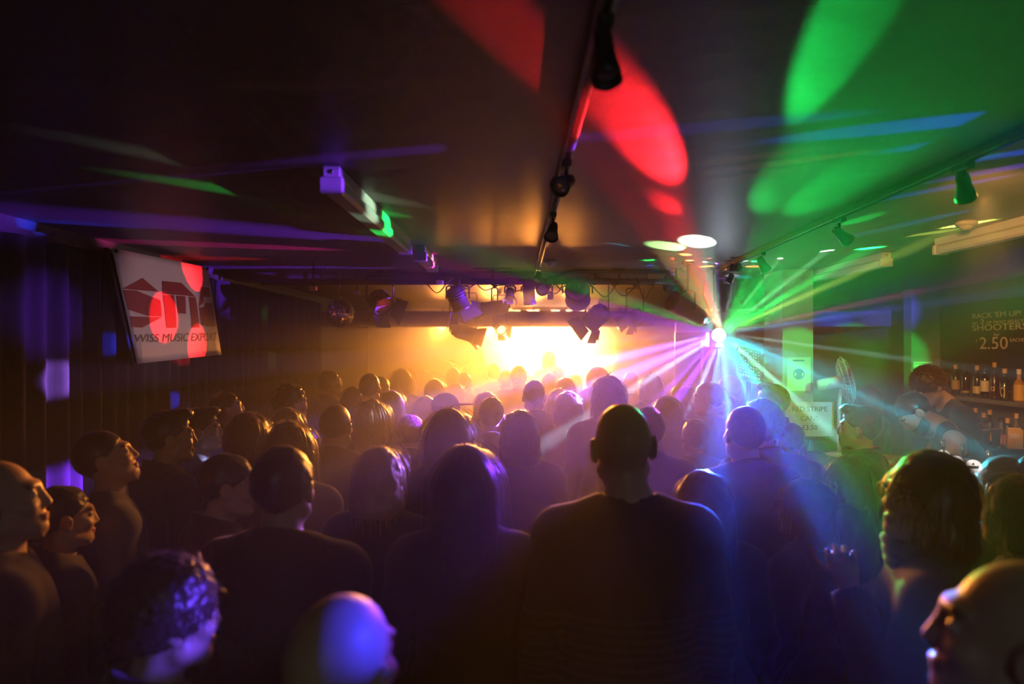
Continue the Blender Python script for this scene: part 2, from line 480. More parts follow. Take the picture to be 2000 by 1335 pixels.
sheet.modifiers.new('thickness', 'SOLIDIFY').thickness = .003
# crop pixel -> uv of the sheet (projective fit through the corners, bilinear inverse by Newton)
QC = [Vector((190, 115)), Vector((1160, 325)), Vector((1280, 1205)), Vector((465, 1275))]
def quv(x, y):
    u, v = .5, .5
    for _ in range(12):
        a, b = QC[0].lerp(QC[1], u), QC[3].lerp(QC[2], u)
        p = a.lerp(b, v)
        du = (QC[1] - QC[0]) * (1 - v) + (QC[2] - QC[3]) * v
        dv = b - a
        e = Vector((x, y)) - p
        det = du.x * dv.y - du.y * dv.x
        u += (e.x * dv.y - e.y * dv.x) / det
        v += (du.x * e.y - du.y * e.x) / det
    return u, v
def print_poly(name, poly):
    # subdivide so the ink follows the sheet
    bm = bmesh.new()
    f = bm.faces.new([bm.verts.new((*quv(*q), 0)) for q in poly])
    bmesh.ops.triangulate(bm, faces=[f])
    bmesh.ops.subdivide_edges(bm, edges=bm.edges[:], cuts=3, use_grid_fill=True)
    bm.verts.index_update()
    vs = [rel(buv(v.co.x, v.co.y, .006)) for v in bm.verts]
    fs = [[v.index for v in f.verts] for f in bm.faces]
    bm.free()
    return vs, fs
for letter in (
    [[(292, 512), (435, 405), (572, 545)], [(296, 522), (392, 530), (398, 606), (585, 630), (605, 795), (500, 788), (495, 735), (350, 720)], [(366, 787), (605, 803), (460, 905), (388, 895)]],
    [[(605, 436), (800, 460), (952, 606), (830, 588), (605, 568)], [(605, 577), (712, 582), (745, 915), (655, 915)], [(735, 586), (830, 596), (835, 775), (750, 765)], [(870, 604), (955, 612), (995, 920), (905, 920)]],
    [[(1045, 510), (1155, 525), (1165, 620), (1064, 608), (1062, 668), (992, 704)], [(992, 716), (1062, 716), (1075, 672), (1176, 682), (1190, 770), (1080, 765), (1084, 822), (1205, 830), (1217, 915), (1085, 915), (1015, 890)]]):
    mb = MB()
    for poly in letter:
        mb.add(*print_poly('letter', poly))
    mb.obj('block_letter', M['bannerink'], ban)
def banner_text(body, x0, y0, x1, y1, hpx):
    cu = bpy.data.curves.new('lettering', 'FONT')
    cu.body, cu.size = body, 1.0
    to = bpy.data.objects.new('lettering', cu)
    COL.objects.link(to)
    me = bpy.data.meshes.new_from_object(to.evaluated_get(bpy.context.evaluated_depsgraph_get()))
    bpy.data.objects.remove(to)
    co = np.array([v.co[:] for v in me.vertices])
    wid = co[:, 0].max()
    for v in me.vertices:
        t = v.co.x / wid
        u, w = quv(x0 + (x1 - x0) * t, y0 + (y1 - y0) * t - v.co.y / .7 * hpx)
        v.co = rel(buv(u, w, .006))
    me.materials.append(M['bannertext'])
    tag(link('lettering', me, ban), kind='stuff')
banner_text('WISS MUSIC EXPORT', 415, 1052, 1228, 1060, 82)
for c in ((TL, .0), (TR, 1.0)):
    u = .02 if c[1] == 0 else .98
    MB().ball(rel(buv(u, .02, .01)), .012, 10).obj('eyelet', M['black'], ban)
# side pocket of the banner that folds back on its pole
MB().tube([rel(buv(-.012, t, -.02)) for t in (0, .25, .5, .75, 1.0, 1.02)], .012).obj('edge_pole', M['blackmatt'], ban)

# ------------------------------------------------------------------ fluorescent battens
def batten(label, x, y0, y1, name='batten_light'):
    t = thing(name, label, 'ceiling light', (x, (y0 + y1) / 2, CEIL), group='fluorescent battens on the ceiling')
    ln = y1 - y0
    MB().box((0, 0, -.022), (.062, ln, .044), None, .004).obj('housing', M['white'], t)
    d = MB().box((0, 0, -.071), (.078, ln - .05, .052), None, .012).obj('diffuser', M['diffuser'], t)
    for s in (-1, 1):
        MB().box((0, s * (ln / 2 - .008), -.07), (.084, .03, .058), None, .005).obj('end_cap', M['white'], t)
        MB().ball((0, s * (ln / 2 + .001), -.022), (.009, .004, .009), 8).obj('screw', M['steel'], t)
    return t
bx_ = P(647, 323, 2.44).x
batten('white batten light lit green, alone on the dark ceiling above the crowd near the banner', bx_, 2.44, 4.07)
b2 = batten('short white batten stub in line just past the end of the green-lit batten', bx_ + .05, 4.35, 5.0)
batten('warm-lit white batten light on the ceiling over the bar, by the smoke detector', 2.53, 2.45, 4.08)
batten('warm-lit white batten light on the ceiling running up to the pillar', 2.53, 4.66, 6.2)

def detector(label, p):
    t = thing('smoke_detector', label, 'smoke detector', p, group='smoke detectors on the ceiling')
    MB().lathe([(.05, 0), (.052, -.012), (.048, -.022), (.03, -.024)], 20).obj('base', M['offwhite'], t)
    MB().lathe([(.034, -.022), (.03, -.034), (.018, -.044), (.001, -.046)], 20, cap=False).obj('sensor_dome', M['offwhite'], t)
detector('white smoke detector on the ceiling over the bar', Cp(1887, 432))
detector('white smoke detector on the ceiling by the far end of the central track', Cp(1075, 508))

# ------------------------------------------------------------------ track lighting
def track(a, b, label):
    a, b = Vector(a), Vector(b)
    t = thing('light_track', label, 'light track', a, group='lighting tracks on the ceiling')
    d = b - a
    ln = d.length
    mt = Matrix.Rotation(math.atan2(-d.x, d.y), 4, 'Z')
    MB().box((0, ln / 2, -.016), (.034, ln, .032), mt, .003).obj('rail', M['white'] if 'pale' in label else M['black'], t)
    MB().box((0, ln / 2, -.033), (.012, ln, .004), mt).obj('slot', M['blackmatt'], t)
    MB().box((0, -.02, -.018), (.04, .05, .036), mt).obj('feed_end', M['black'], t)
track((.165, .9, CEIL), (.172, 5.85, CEIL), 'pale lighting track down the middle of the ceiling')
track((1.45, 1.0, CEIL), (1.645, 5.5, CEIL), 'black lighting track on the ceiling along the bar, ending by the effect light')
def track_lamp(p, direction, label, stem=.05, size=.03, lit=False, long_=1.0, flip=False):
    """p: adapter point under the track; direction: where the lamp points"""
    t = thing('track_spotlight', label, 'spotlight', p, group='track spotlights')
    MB().box((0, 0, -.008), (.03, .085, .026), None, .004).obj('adapter', M['black'], t)
    s = 1 if flip else -1
    MB().tube([(0, 0, -.015), (0, 0, s * stem)], .007).obj('stem', M['black'], t)
    j = Vector((0, 0, s * stem))
    d = Vector(direction).normalized()
    mt = Matrix.Translation(j + d * -.02) @ aim(d)
    r = size
    L_ = .085 * long_
    MB().lathe([(.002, -.018), (r * .45, -.015), (r * .6, 0), (r * .68, L_ * .45), (r * .9, L_ * .8), (r, L_), (r * .9, L_), (r * .8, L_ * .86)], 20, mt, cap=False).obj('shade', M['black'], t)
    MB().lathe([(.001, L_ * .9), (r * .55, L_ * .92), (r * .84, L_ * .84), (r * .84, L_ * .8)], 20, mt, cap=False).obj('lamp_face', M['glow_bulb'] if lit else M['lens'], t)
    return t
def tx(y):      # x of the bar track at depth y
    return 1.45 + (y - 1.0) / 4.85 * .21
track_lamp((.166, 1.30, 2.565), (.03, -.35, -1), 'black track spotlight nearest the camera, its glass disc facing down', .03, .030, long_=1.35)
track_lamp((.168, 2.28, 2.565), (-.5, -.7, -.45), 'rounded black track spotlight on the central track with blue light on its side', .065, .036, long_=.8)
track_lamp((.17, 3.15, 2.565), (-.2, -.6, -.8), 'black track spotlight on the central track, second before the lighting bar', .07, .034, long_=.9)
track_lamp((.172, 5.3, 2.565), (-.3, -.5, -.7), 'black track spotlight at the far end of the central track', .06, .034, long_=.9)
track_lamp((tx(2.3), 2.3, 2.565), (.5, .55, -.7), 'black track spotlight over the bar closest to the camera, throwing warm light at the shelves', .06, .036, True)
track_lamp((tx(3.27), 3.27, 2.565), (.8, .3, -.5), 'track spotlight over the bar with a glaring lit bulb', .07, .034, True)
track_lamp((tx(4.45), 4.45, 2.565), (.5, .2, -.8), 'black cone track spotlight in front of the pillar', .06, .038)
track_lamp((tx(5.2), 5.2, 2.555), (-.5, -.1, -.85), 'black track spotlight hanging down above the effect light', .08, .034, long_=.8)
track_lamp((tx(5.0), 5.0, 2.555), (-.8, .2, .12), 'black track spotlight turned sideways beside a bright ceiling spot', .03, .036, long_=.9)

# ------------------------------------------------------------------ lighting bar and its lamps
BARY, BARZ = 5.62, 2.49
bar = thing('lighting_bar', 'long black lighting bar hung across the room below the ceiling, wrapped in cables', 'lighting bar', (0, BARY, BARZ))
MB().tube([(-2.1, 0, 0), (-.3, 0, 0), (1.0, 0, 0), (1.4, 0, 0)], .026, 12).obj('pipe', M['black'], bar)
MB().tube([(.28, .0, .02), (.42, .0, .075), (.5, 0, .085), (1.4, .05, .085)], .016, 8).obj('upper_pipe', M['black'], bar)
for x in (-1.6, -.19, .85, 1.32):
    MB().tube([(x, 0, 0), (x, 0, CEIL - BARZ)], .011).box((x, 0, CEIL - BARZ - .004), (.32 if x == -.19 else .09, .06, .008)).obj('hanger', M['black'], bar)
rnd = random.Random(3)
for i in range(9):
    x0 = -.75 + i * .22 + rnd.uniform(-.05, .05)
    w, h = rnd.uniform(.14, .34), rnd.uniform(.05, .16)
    pts = [(x0 + w * t, -.03, .015 - h * 4 * t * (1 - t) + .02 * math.sin(9 * t + i)) for t in [k / 10 for k in range(11)]]
    MB().tube(pts, .0045, 6).obj('cable', M['blackmatt'], bar)
for i in range(5):
    x0 = -.6 + i * .33
    pts = [(x0 + .05 * k + .0, .03 * math.cos(k * 2.1), .032 * math.sin(k * 2.1)) for k in range(10)]
    MB().tube(pts, .006, 6).obj('cable', M['blackmatt'], bar)

def clamp_yoke(t, top, w, drop, m=None):
    """hook clamp at local top, yoke of width w hanging by drop"""
    m = m or M['black']
    x, y, z = top
    MB().tube([(x, y, z + .03), (x, y, z - .03)], .014).box((x, y, z), (.045, .06, .05), None, .006).obj('clamp', m, t)
    MB().tube([(x - w / 2, y, z - drop), (x - w / 2, y, z - .045), (x - w / 2 + .012, y, z - .035), (x + w / 2 - .012, y, z - .035), (x + w / 2, y, z - .045), (x + w / 2, y, z - drop)], .007, 6).obj('yoke', m, t)

def fresnel(label, c, d, r=.09, ln=.2, doors=True, m=None, top=None, yoke_w=None, lens=None, dm=None):
    """theatre lantern at c pointing along d; top: z of the pipe it hangs from"""
    c = Vector(c)
    m = m or M['black']
    t = thing('stage_lantern', label, 'stage light', c, group='stage lanterns')
    mt = aim(d)
    MB().lathe([(r * .35, -ln * .55), (r * .75, -ln * .5), (r * .95, -ln * .3), (r, -ln * .1), (r, ln * .4), (r * 1.08, ln * .42), (r * 1.08, ln * .5), (r * .9, ln * .5), (r * .85, ln * .4)], 24, mt, cap=False).obj('housing', m, t)
    MB().lathe([(.001, ln * .44), (r * .6, ln * .43), (r * .88, ln * .38)], 24, mt, cap=False).obj('lens', lens or M['lens'], t)
    for k in range(3):
        MB().lathe([(r * 1.0, -.004), (r * 1.05, -.004), (r * 1.05, .004), (r * 1.0, .004)], 24, mt @ Matrix.Translation((0, 0, -ln * .25 + k * .022))).obj('cooling_rib', m, t)
    MB().lathe([(r * .3, -ln * .6), (r * .3, -ln * .53)], 10, mt).obj('rear_cap', m, t)
    if doors:
        for k in range(4):
            a = k * math.pi / 2
            mm = mt @ Matrix.Rotation(a, 4, 'Z') @ Matrix.Translation((r * 1.02, 0, ln * .5)) @ Matrix.Rotation(R(28), 4, 'Y')
            w0, w1 = r * (.95, .7)[k % 2], r * (1.35, .8)[k % 2]
            h = r * 1.25
            MB().add([(0, -w0, 0), (0, w0, 0), (0, w1, h), (0, -w1, h), (.003, -w0, 0), (.003, w0, 0), (.003, w1, h), (.003, -w1, h)],
                     [(0, 1, 2, 3), (7, 6, 5, 4), (0, 4, 5, 1), (1, 5, 6, 2), (2, 6, 7, 3), (3, 7, 4, 0)], mm).obj('barn_door', dm or m, t)
    if top is not None:
        w = yoke_w or r * 2.5
        dz = top - c.z
        clamp_yoke(t, (0, 0, dz), w, dz)
    return t
SL = M['black']
fresnel('black lantern with barn doors hanging at the start of the cluttered part of the bar', P(894, 583, 5.62), (.35, .25, -.9), .075, .19, True, SL, BARZ)
fresnel('black lantern lying level under a drop pole, nearest to the stage glow', P(966, 601, 5.8), (-1, .1, -.12), .06, .22, True, SL, BARZ, .05)
fresnel('violet-lit round black lantern on the bar between the cable tangle and the beams', P(1128, 573, 5.62), (.1, .85, -.5), .098, .2, False, SL, BARZ)
fresnel('black lantern with open barn doors hanging low below the bar', P(1166, 618, 5.9), (-.55, .45, -.6), .085, .2, True, SL, 2.575, .2)
fresnel('small violet-hazed lantern with barn doors, farther back than the bar', P(1240, 618, 7.0), (-.5, .6, -.5), .07, .17, True, SL, CEIL - .01)
fresnel('small black lamp can hanging in the cable tangle of the bar', P(1033, 570, 5.62), (.1, .3, -1), .05, .2, False, SL, BARZ)
fresnel('pear-shaped small lamp with glass flaps under the bar', P(996, 572, 5.62), (0, -.2, -1), .035, .08, True, SL, BARZ, None, None, M['lens'])
fresnel('round black lamp slung close under the bar beside a violet gleam', P(1059, 563, 5.6), (0, -.95, -.3), .05, .1, False, SL, BARZ)
fresnel('tiny black lamp dangling on a cable under the bar', P(1075, 576, 5.55), (0, -.1, -1), .024, .05, False, SL, BARZ, .03)
fresnel('dark red-lit lantern with striped barn doors beside the mirror ball', P(742, 588, 5.8), (.55, -.6, -.6), .09, .16, True, SL, CEIL - .01)
fresnel('black lantern silhouetted against the bright stage opening, doors hanging down', P(905, 648, 7.6), (.9, .25, -.3), .085, .25, True, SL, CEIL - .01, .3)
fresnel('small lantern with a starry glint at the top edge of the stage opening', P(976, 640, 7.9), (.25, -.75, -.35), .06, .15, True, SL, CEIL - .01, None, M['glow_amber'])
fresnel('round blue-ringed lamp can hanging beside the red lamp can', P(1312, 560, 5.75), (-.75, -.65, .05), .045, .12, False, SL, CEIL - .01)

# red par can
pc = P(1343, 606, 5.2)
t = thing('par_can', 'red lamp can with black yoke hanging in front of the effect light', 'stage light', pc)
mt = aim((-.8, -.35, .42))
MB().lathe([(.03, -.17), (.055, -.16), (.075, -.11), (.075, .14), (.08, .145), (.08, .165), (.072, .165), (.07, .1)], 28, mt, cap=False).obj('can', M['redpaint'], t)
MB().lathe([(.001, .1), (.05, .105), (.069, .1)], 24, mt, cap=False).obj('lens', M['lens'], t)
MB().lathe([(.03, -.2), (.03, -.165)], 14, mt).obj('socket_cap', M['black'], t)
yk = [mt @ Vector((s * .085, 0, 0)) for s in (-1, 1)]
topz = CEIL - .03 - pc.z
MB().tube([yk[0], yk[0] + Vector((0, 0, .13)), (yk[0] + yk[1]) / 2 + Vector((0, 0, .16)), yk[1] + Vector((0, 0, .13)), yk[1]], .008, 8).obj('yoke', M['black'], t)
MB().tube([(yk[0] + yk[1]) / 2 + Vector((0, 0, .15)), (0, 0, topz + .03)], .01).box((0, 0, topz + .02), (.08, .08, .016)).obj('hanger', M['black'], t)
MB().tube([mt @ Vector((0, 0, -.2)), mt @ Vector((.02, 0, -.26)) + Vector((0, 0, .02)), (.12, .0, .12), (.14, .02, .28), (.06, .05, .36), (-.02, .05, topz)], .005, 6).obj('cable', M['redpaint'], t)

# effect light: small black housing with a bright lens
t = thing('effect_light', 'dazzling white multi-beam effect light hanging before the pillar', 'stage light', L)
MB().box((0, .19, -.05), (.12, .12, .14), None, .012).obj('housing', M['black'], t)
MB().ball((0, .085, -.015), .055, 20).obj('lens', M['glow_white'], t)
MB().tube([(0, .21, -.02), (0, .21, CEIL - L.z)], .011).box((0, .21, CEIL - L.z - .006), (.1, .1, .012)).obj('hanger', M['black'], t)
point('effect_glow', L + Vector((0, -.03, 0)), (.75, .85, 1), 5, .03)
# second effect light over the bar
t = thing('effect_light', 'black effect light hanging over the bar counter, out of the picture', 'stage light', E2)
MB().box((.16, 0, 0), (.18, .2, .14), None, .012).obj('housing', M['black'], t)
MB().tube([(.16, 0, .06), (.16, 0, CEIL - E2.z)], .011).obj('hanger', M['black'], t)
MB().ball((.05, 0, 0), .02, 12).obj('lens', M['lens'], t)

t = thing('track_spotlight', 'added spotlight body over the bar, out of view, for the green and blue wall wash', 'spotlight', E3)  # body of the added wash source, hung from no track
mt = aim(Vector((4.4, 9.2, 1.4)) - E3)
MB().lathe([(.012, -.1), (.03, -.09), (.034, -.02), (.034, -.015), (.028, -.02)], 16, mt, cap=False).obj('shade', M['black'], t)
MB().tube([(0, 0, -.03) if False else tuple(mt @ Vector((0, 0, -.06))), (0, -.05, CEIL - E3.z)], .007).obj('stem', M['black'], t)

# stage lamps (the amber wash)
for x, tx_, where in ((-1.2, -1.0, 'at the banner end of its row'), (-.4, -.4, 'second from the banner end of its row'), (.3, 0, 'in the middle of its row'), (.9, .6, 'second from the pillar end of its row'), (1.7, 1.3, 'at the pillar end of its row')):
    p = Vector((x, YB - .38, 2.30))
    d = Vector((tx_, 3.0, 1.2)) - p
    t = thing('wash_lamp', 'amber wash lamp behind the header, ' + where, 'stage light', p, group='amber wash lamps over the stage')
    mt = aim(d)
    MB().lathe([(.03, -.14), (.07, -.11), (.075, .03), (.075, .05), (.066, .05), (.064, .0)], 20, mt, cap=False).obj('can', M['black'], t)
    MB().lathe([(.001, .0), (.064, -.002)], 20, mt, cap=False).obj('lens', M['glow_amber'], t)
    MB().tube([(0, .02, .0), (0, .02, CEIL - p.z)], .01).obj('hanger', M['black'], t)
# pipe behind the header with small lamps
t = thing('rear_lighting_pipe', 'thin dark pipe with clamped gear glimpsed over the header', 'lighting bar', (0, 9.1, 2.47))
MB().tube([(-.05, 0, 0), (1.15, 0, 0)], .022, 10).obj('pipe', M['black'], t)
for x in (.1, .35, .42, .62, .8, 1.0):
    MB().box((x, 0, -.045), (.09, .06, .06), None, .01).tube([(x, 0, 0), (x, 0, -.03)], .01).obj('clamped_lamp', M['black'], t)
for x in (.0, 1.1):
    MB().tube([(x, 0, 0), (x, 0, .13)], .008).obj('hanger', M['black'], t)

# mirror ball
bp_ = P(664, 612, 5.9)
t = thing('mirror_ball', 'mirror ball with red and gold gleams hanging beside the stage', 'mirror ball', bp_)
r, vs, fs = .122, [], []
mbt = MB()
for i in range(18):
    th0, th1 = math.pi * i / 18 + .008, math.pi * (i + 1) / 18 - .008
    n = max(4, int(36 * math.sin((th0 + th1) / 2)))
    for k in range(n):
        a0, a1 = 2 * math.pi * k / n + .012, 2 * math.pi * (k + 1) / n - .012
        q = [Vector((math.sin(th) * math.cos(a), math.sin(th) * math.sin(a), math.cos(th))) for th, a in ((th0, a0), (th0, a1), (th1, a1), (th1, a0))]
        jit = 1 + .012 * math.sin(i * 12.9 + k * 78.2)
        mbt.add([p * r * (jit if j < 2 else 1) for j, p in enumerate(q)], [(3, 2, 1, 0)])
MB().ball((0, 0, 0), r - .004, 24).obj('core', M['blackmatt'], t)
o = mbt.obj('mirror_tiles', M['mirror'], t)
tag(o, kind='stuff')
MB().lathe([(.02, r - .005), (.02, r + .03), (.012, r + .035)], 12).tube([(0, 0, r + .03), (0, 0, CEIL - bp_.z)], .003, 6).obj('motor_and_chain', M['steel'], t)
# small ceiling boxes near the mirror ball
for px, py, d, lb in ((612, 563, 5.2, 'pale junction box on the ceiling before the mirror ball'), (697, 572, 5.7, 'small red-lit box on the ceiling just past the mirror ball'), (859, 551, 5.5, 'tiny pale box fixed at the end of the lighting bar')):
    p = P(px, py, d)
    t = thing('junction_box', lb, 'junction box', (p.x, p.y, CEIL), group='junction boxes')
    h = CEIL - p.z
    MB().box((0, 0, -h), (.055, .04, .035), None, .004).obj('box_shell', M['offwhite'], t)
    MB().tube([(0, 0, -h + .01), (0, 0, 0)], .006).obj('conduit', M['black'], t)

# ------------------------------------------------------------------ by the pillar
pp = P(1560, 730, 5.69)
t = thing('poster', 'pale poster with a round blue headphones-like symbol on the pillar', 'poster', pp)
MB().box((0, 0, 0), (.196, .002, .28)).obj('sheet', M['paper'], t)
fr = Matrix.Translation((0, -.002, 0)) @ Matrix.Rotation(R(90), 4, 'X')
MB().prism([(.046 * math.cos(a), .046 * math.sin(a)) for a in [2 * math.pi * k / 32 for k in range(32)]], .001, fr).obj('round_symbol', M['bluegrey'], t)
for s in (-1, 1):
    MB().prism([(s * .03 + .008 * math.cos(a), -.003 + .017 * math.sin(a)) for a in [2 * math.pi * k / 16 for k in range(16)]], .0012, Matrix.Translation((0, -.0012, 0)) @ fr).obj('earpiece_mark', M['paper'], t)
MB().prism([(-.05, .106), (.045, .106), (.045, .118), (-.05, .118)], .001, fr).obj('heading_line', M['bluegrey'], t)

sp = P(1581, 818, 5.45)
t = thing('price_sign', 'paper sign with three lines of capitals beside the bar, below the poster', 'sign', sp)
MB().box((0, 0, 0), (.385, .002, .275)).obj('sheet', M['paper'], t)
MB().box((0, .02, -.02), (.34, .03, .3), None, .004).tube([(0, .03, -.1), (0, .06, 1.10 - sp.z)], .012).box((0, .06, 1.104 - sp.z), (.2, .1, .012)).obj('backing_stand', M['blackmatt'], t)
for tx_, z, s in (('RED STRIPE', .062, .056), ('CANS', -.012, .056), ('\u00a33.50', -.086, .056)):
    text_mesh(tx_, s, 'lettering', M['ink'], t, Matrix.Translation((.0, -.002, z)) @ Matrix.Rotation(R(90), 4, 'X'), align='CENTER')

# fan on the counter end, seen from the side
fc = P(1652, 742, 5.35)
t = thing('desk_fan', 'white desk fan turned to the bar wall, standing beside the price sign', 'fan', fc)
ax = Vector((.93, -.30, .22))
mt = aim(ax)
MB().lathe([(.03, -.21), (.042, -.2), (.045, -.18), (.045, -.04), (.05, -.03)], 24, mt).obj('motor_housing', M['white'], t)
MB().lathe([(.008, 0), (.008, .03)], 10, mt @ Matrix.Translation((-.048, 0, -.12)) @ Matrix.Rotation(R(-90), 4, 'Y')).obj('swing_knob', M['white'], t)
cage = MB()
for z, rr in ((-.045, .06), (-.045, .11), (-.03, .15), (0, .185), (.0, .19), (.03, .15), (.045, .1), (.05, .05)):
    cage.tube([mt @ Vector((rr * math.cos(a), rr * math.sin(a), z)) for a in [2 * math.pi * k / 28 for k in range(29)]], .0032, 5)
for k in range(36):
    a = 2 * math.pi * k / 36
    cage.tube([mt @ Vector((rr * math.cos(a), rr * math.sin(a), z)) for rr, z in ((.05, -.045), (.12, -.043), (.17, -.02), (.187, 0), (.16, .025), (.1, .045), (.03, .05))], .002, 4)
tag(cage.obj('cage_wires', M['white'], t), kind='stuff')
for k in range(3):
    a0 = k * 2.094
    q = []
    for i in range(7):
        rr = .03 + .135 * i / 6
        wv = .35 + .5 * math.sin(math.pi * i / 6)
        q.append([mt @ Vector((rr * math.cos(a0 + s * wv), rr * math.sin(a0 + s * wv), s * .018)) for s in (-.8, 0, .8)])
    vs = [p for row in q for p in row]
    fs = [(i * 3 + j, i * 3 + j + 1, i * 3 + j + 4, i * 3 + j + 3) for i in range(6) for j in range(2)]
    o = MB().add(vs, fs, None, True).obj('blade', M['offwhite'], t)
    o.modifiers.new('thickness', 'SOLIDIFY').thickness = .003
MB().tube([(-.03, 0, -.03), (-.05, .01, -.2), (-.05, .01, 1.10 - fc.z)], .014).lathe([(.1, 0), (.1, .015), (.03, .03)], 24, Matrix.Translation((-.05, .01, 1.10 - fc.z))).obj('stand', M['white'], t)

# door frame and sound desk behind the effect light
bxs('door_1', 1.60, 1.98, 6.86, 6.9, 0, 2.1, M['wood'])
t = thing('metal_post', 'thin pale metal post standing beside the dark screen', 'post', (P(1371, 0, 6.6).x, 6.6, 0))
MB().box((0, 0, 1.02), (.022, .022, 2.04)).box((0, 0, .01), (.1, .1, .02)).obj('upright', M['white'], t)
for px, lb in ((1450, 'slim metal pole nearer the effect light, behind the crowd'), (1459, 'slim metal pole second from the effect light, behind the crowd')):
    t = thing('metal_pole', lb, 'post', (P(px, 0, 6.72).x, 6.72, 0))
    MB().tube([(0, 0, 0), (0, 0, 1.78)], .009).lathe([(.018, 0), (.018, .012)], 16).obj('pole', M['steel'], t)
dk = P(1462, 712, 6.3)
t = thing('sound_desk', 'tilted sound desk with rows of tiny lit dots beside the pillar', 'sound desk', (dk.x, dk.y, 0))
mt = Matrix.Translation((0, 0, dk.z)) @ Matrix.Rotation(R(15), 4, 'Y') @ Matrix.Rotation(R(52), 4, 'X')
MB().box((0, 0, 0), (.22, .36, .05), mt, .006).obj('panel', M['black'], t)
leds = MB()
for i in range(8):
    for j in range(10):
        if (i * 7 + j * 5) % 4 != 0:
            leds.box((-.09 + i * .025, -.15 + j * .033, .028), (.008, .005, .004), mt)
tag(leds.obj('indicator_dots', M['glow_led'], t), kind='stuff')
for i in range(8):
    MB().box((-.09 + i * .025, -.165, .03), (.012, .02, .01), mt).obj('fader', M['offwhite'], t)
MB().tube([(0, 0, dk.z), (0, .02, .02)], .02).box((0, .02, .01), (.2, .3, .02)).obj('stand', M['black'], t)

# ------------------------------------------------------------------ bar wall: blackboard, notice, shelves
bd = thing('menu_board', 'big blackboard on the bar wall with chalked drink offer and price', 'blackboard', (XR - .02, 6.6, 2.0))
MB().box((0, 0, 0), (.03, 1.9, .86)).obj('panel', M['board'], bd)
for dy, dz, sy, sz in ((0, .44, 1.96, .03), (0, -.44, 1.96, .03), (-.965, 0, .03, .9), (.965, 0, .03, .9)):
    MB().box((-.006, dy, dz), (.035, sy, sz)).obj('frame', M['wood'], bd)
def chalk(body, px0, px1, py, h, squeeze=True):
    """chalk line on the board: from pixel px0 to px1, baseline at py at px0, letter height h metres"""
    x = XR - .038
    a, b = Wx(px0, py, x), Wx(px1, py, x)
    o = text_mesh(body, h / .7, 'chalk_lettering', M['chalk'], bd, Matrix.Identity(4))
    wid = max(v.co.x for v in o.data.vertices)
    k = (a.y - b.y) / wid
    base = a - Vector(bd.location)
    for v in o.data.vertices:
        v.co = Vector((base.x - v.co.z, base.y - v.co.x * k, base.z + v.co.y))
chalk("RACK 'EM UP!", 1898, 1994, 622, .052)
chalk('ANY', 1898, 1909, 633, .022)
chalk('2', 1914, 1922, 632, .046)
chalk('OF MOST SELECTED', 1926, 2012, 632, .026)
chalk('SHOOTERS', 1898, 2006, 646, .062)
chalk('for', 1940, 1953, 656, .03)
chalk('\u00a3', 1905, 1909, 668, .03)
chalk('2.50', 1912, 1968, 681, .12)
chalk('EACH!', 1972, 1999, 667, .034)

np_ = P(1802, 719.5, 7.585)
t = thing('notice', 'small printed paper notice taped to the pilaster by the shelves', 'notice', np_)
MB().box((0, 0, 0), (.205, .002, .155)).obj('sheet', M['paper'], t)
rnd = random.Random(5)
for i in range(6):
    for j in range(4):
        if rnd.random() < .8:
            w = rnd.uniform(.018, .042)
            MB().box((-.078 + j * .05, -.002, .055 - i * .022), (w, .001, .006)).obj('print_line', [M['bluegrey'], M['ink'], M['wood']][(i + j) % 3], t)

def shelf(z, y0, y1, label):
    t = thing('wall_shelf', label, 'shelf', (XR - .15, (y0 + y1) / 2, z), group='shelves on the bar wall')
    MB().box((0, 0, -.02), (.28, y1 - y0, .035), None, .004).obj('board', M['wood'], t)
    MB().box((-.142, 0, -.02), (.006, y1 - y0, .04)).obj('front_edge', M['steel'], t)
    for s in (-.4, .4):
        MB().tube([(.13, s * (y1 - y0), -.16), (-.08, s * (y1 - y0), -.04)], .01).obj('bracket', M['black'], t)
SZ1, SZ2 = 1.46, 1.0
shelf(SZ1, 5.4, 7.58, 'upper dark shelf of bottles under the blackboard')
shelf(SZ2, 5.2, 7.58, 'lower dark shelf of bottles below the other one')

GLS = {k: mat('bottle_glass_' + k, c, .08, spec=.8) for k, c in (('green', (.012, .035, .015)), ('brown', (.04, .018, .006)), ('dark', (.012, .012, .014)), ('gold', (.45, .24, .03)), ('clear', (.16, .17, .16)))}
LBL = {k: mat('label_' + k, c, .6) for k, c in (('cream', (.72, .60, .42)), ('white', (.75, .72, .66)), ('gold', (.7, .45, .12)), ('red', (.5, .08, .05)), ('tan', (.5, .38, .2)))}
WINE = [(.036, 0), (.038, .01), (.038, .18), (.034, .2), (.018, .225), (.0145, .24), (.0145, .295), (.016, .297), (.016, .308), (.001, .309)]
SPIRIT = [(.040, 0), (.043, .012), (.043, .155), (.036, .18), (.017, .2), (.0155, .26), (.018, .262), (.018, .29), (.001, .291)]
TALL = [(.034, 0), (.035, .01), (.035, .21), (.028, .235), (.014, .26), (.0135, .325), (.016, .327), (.016, .345), (.001, .346)]
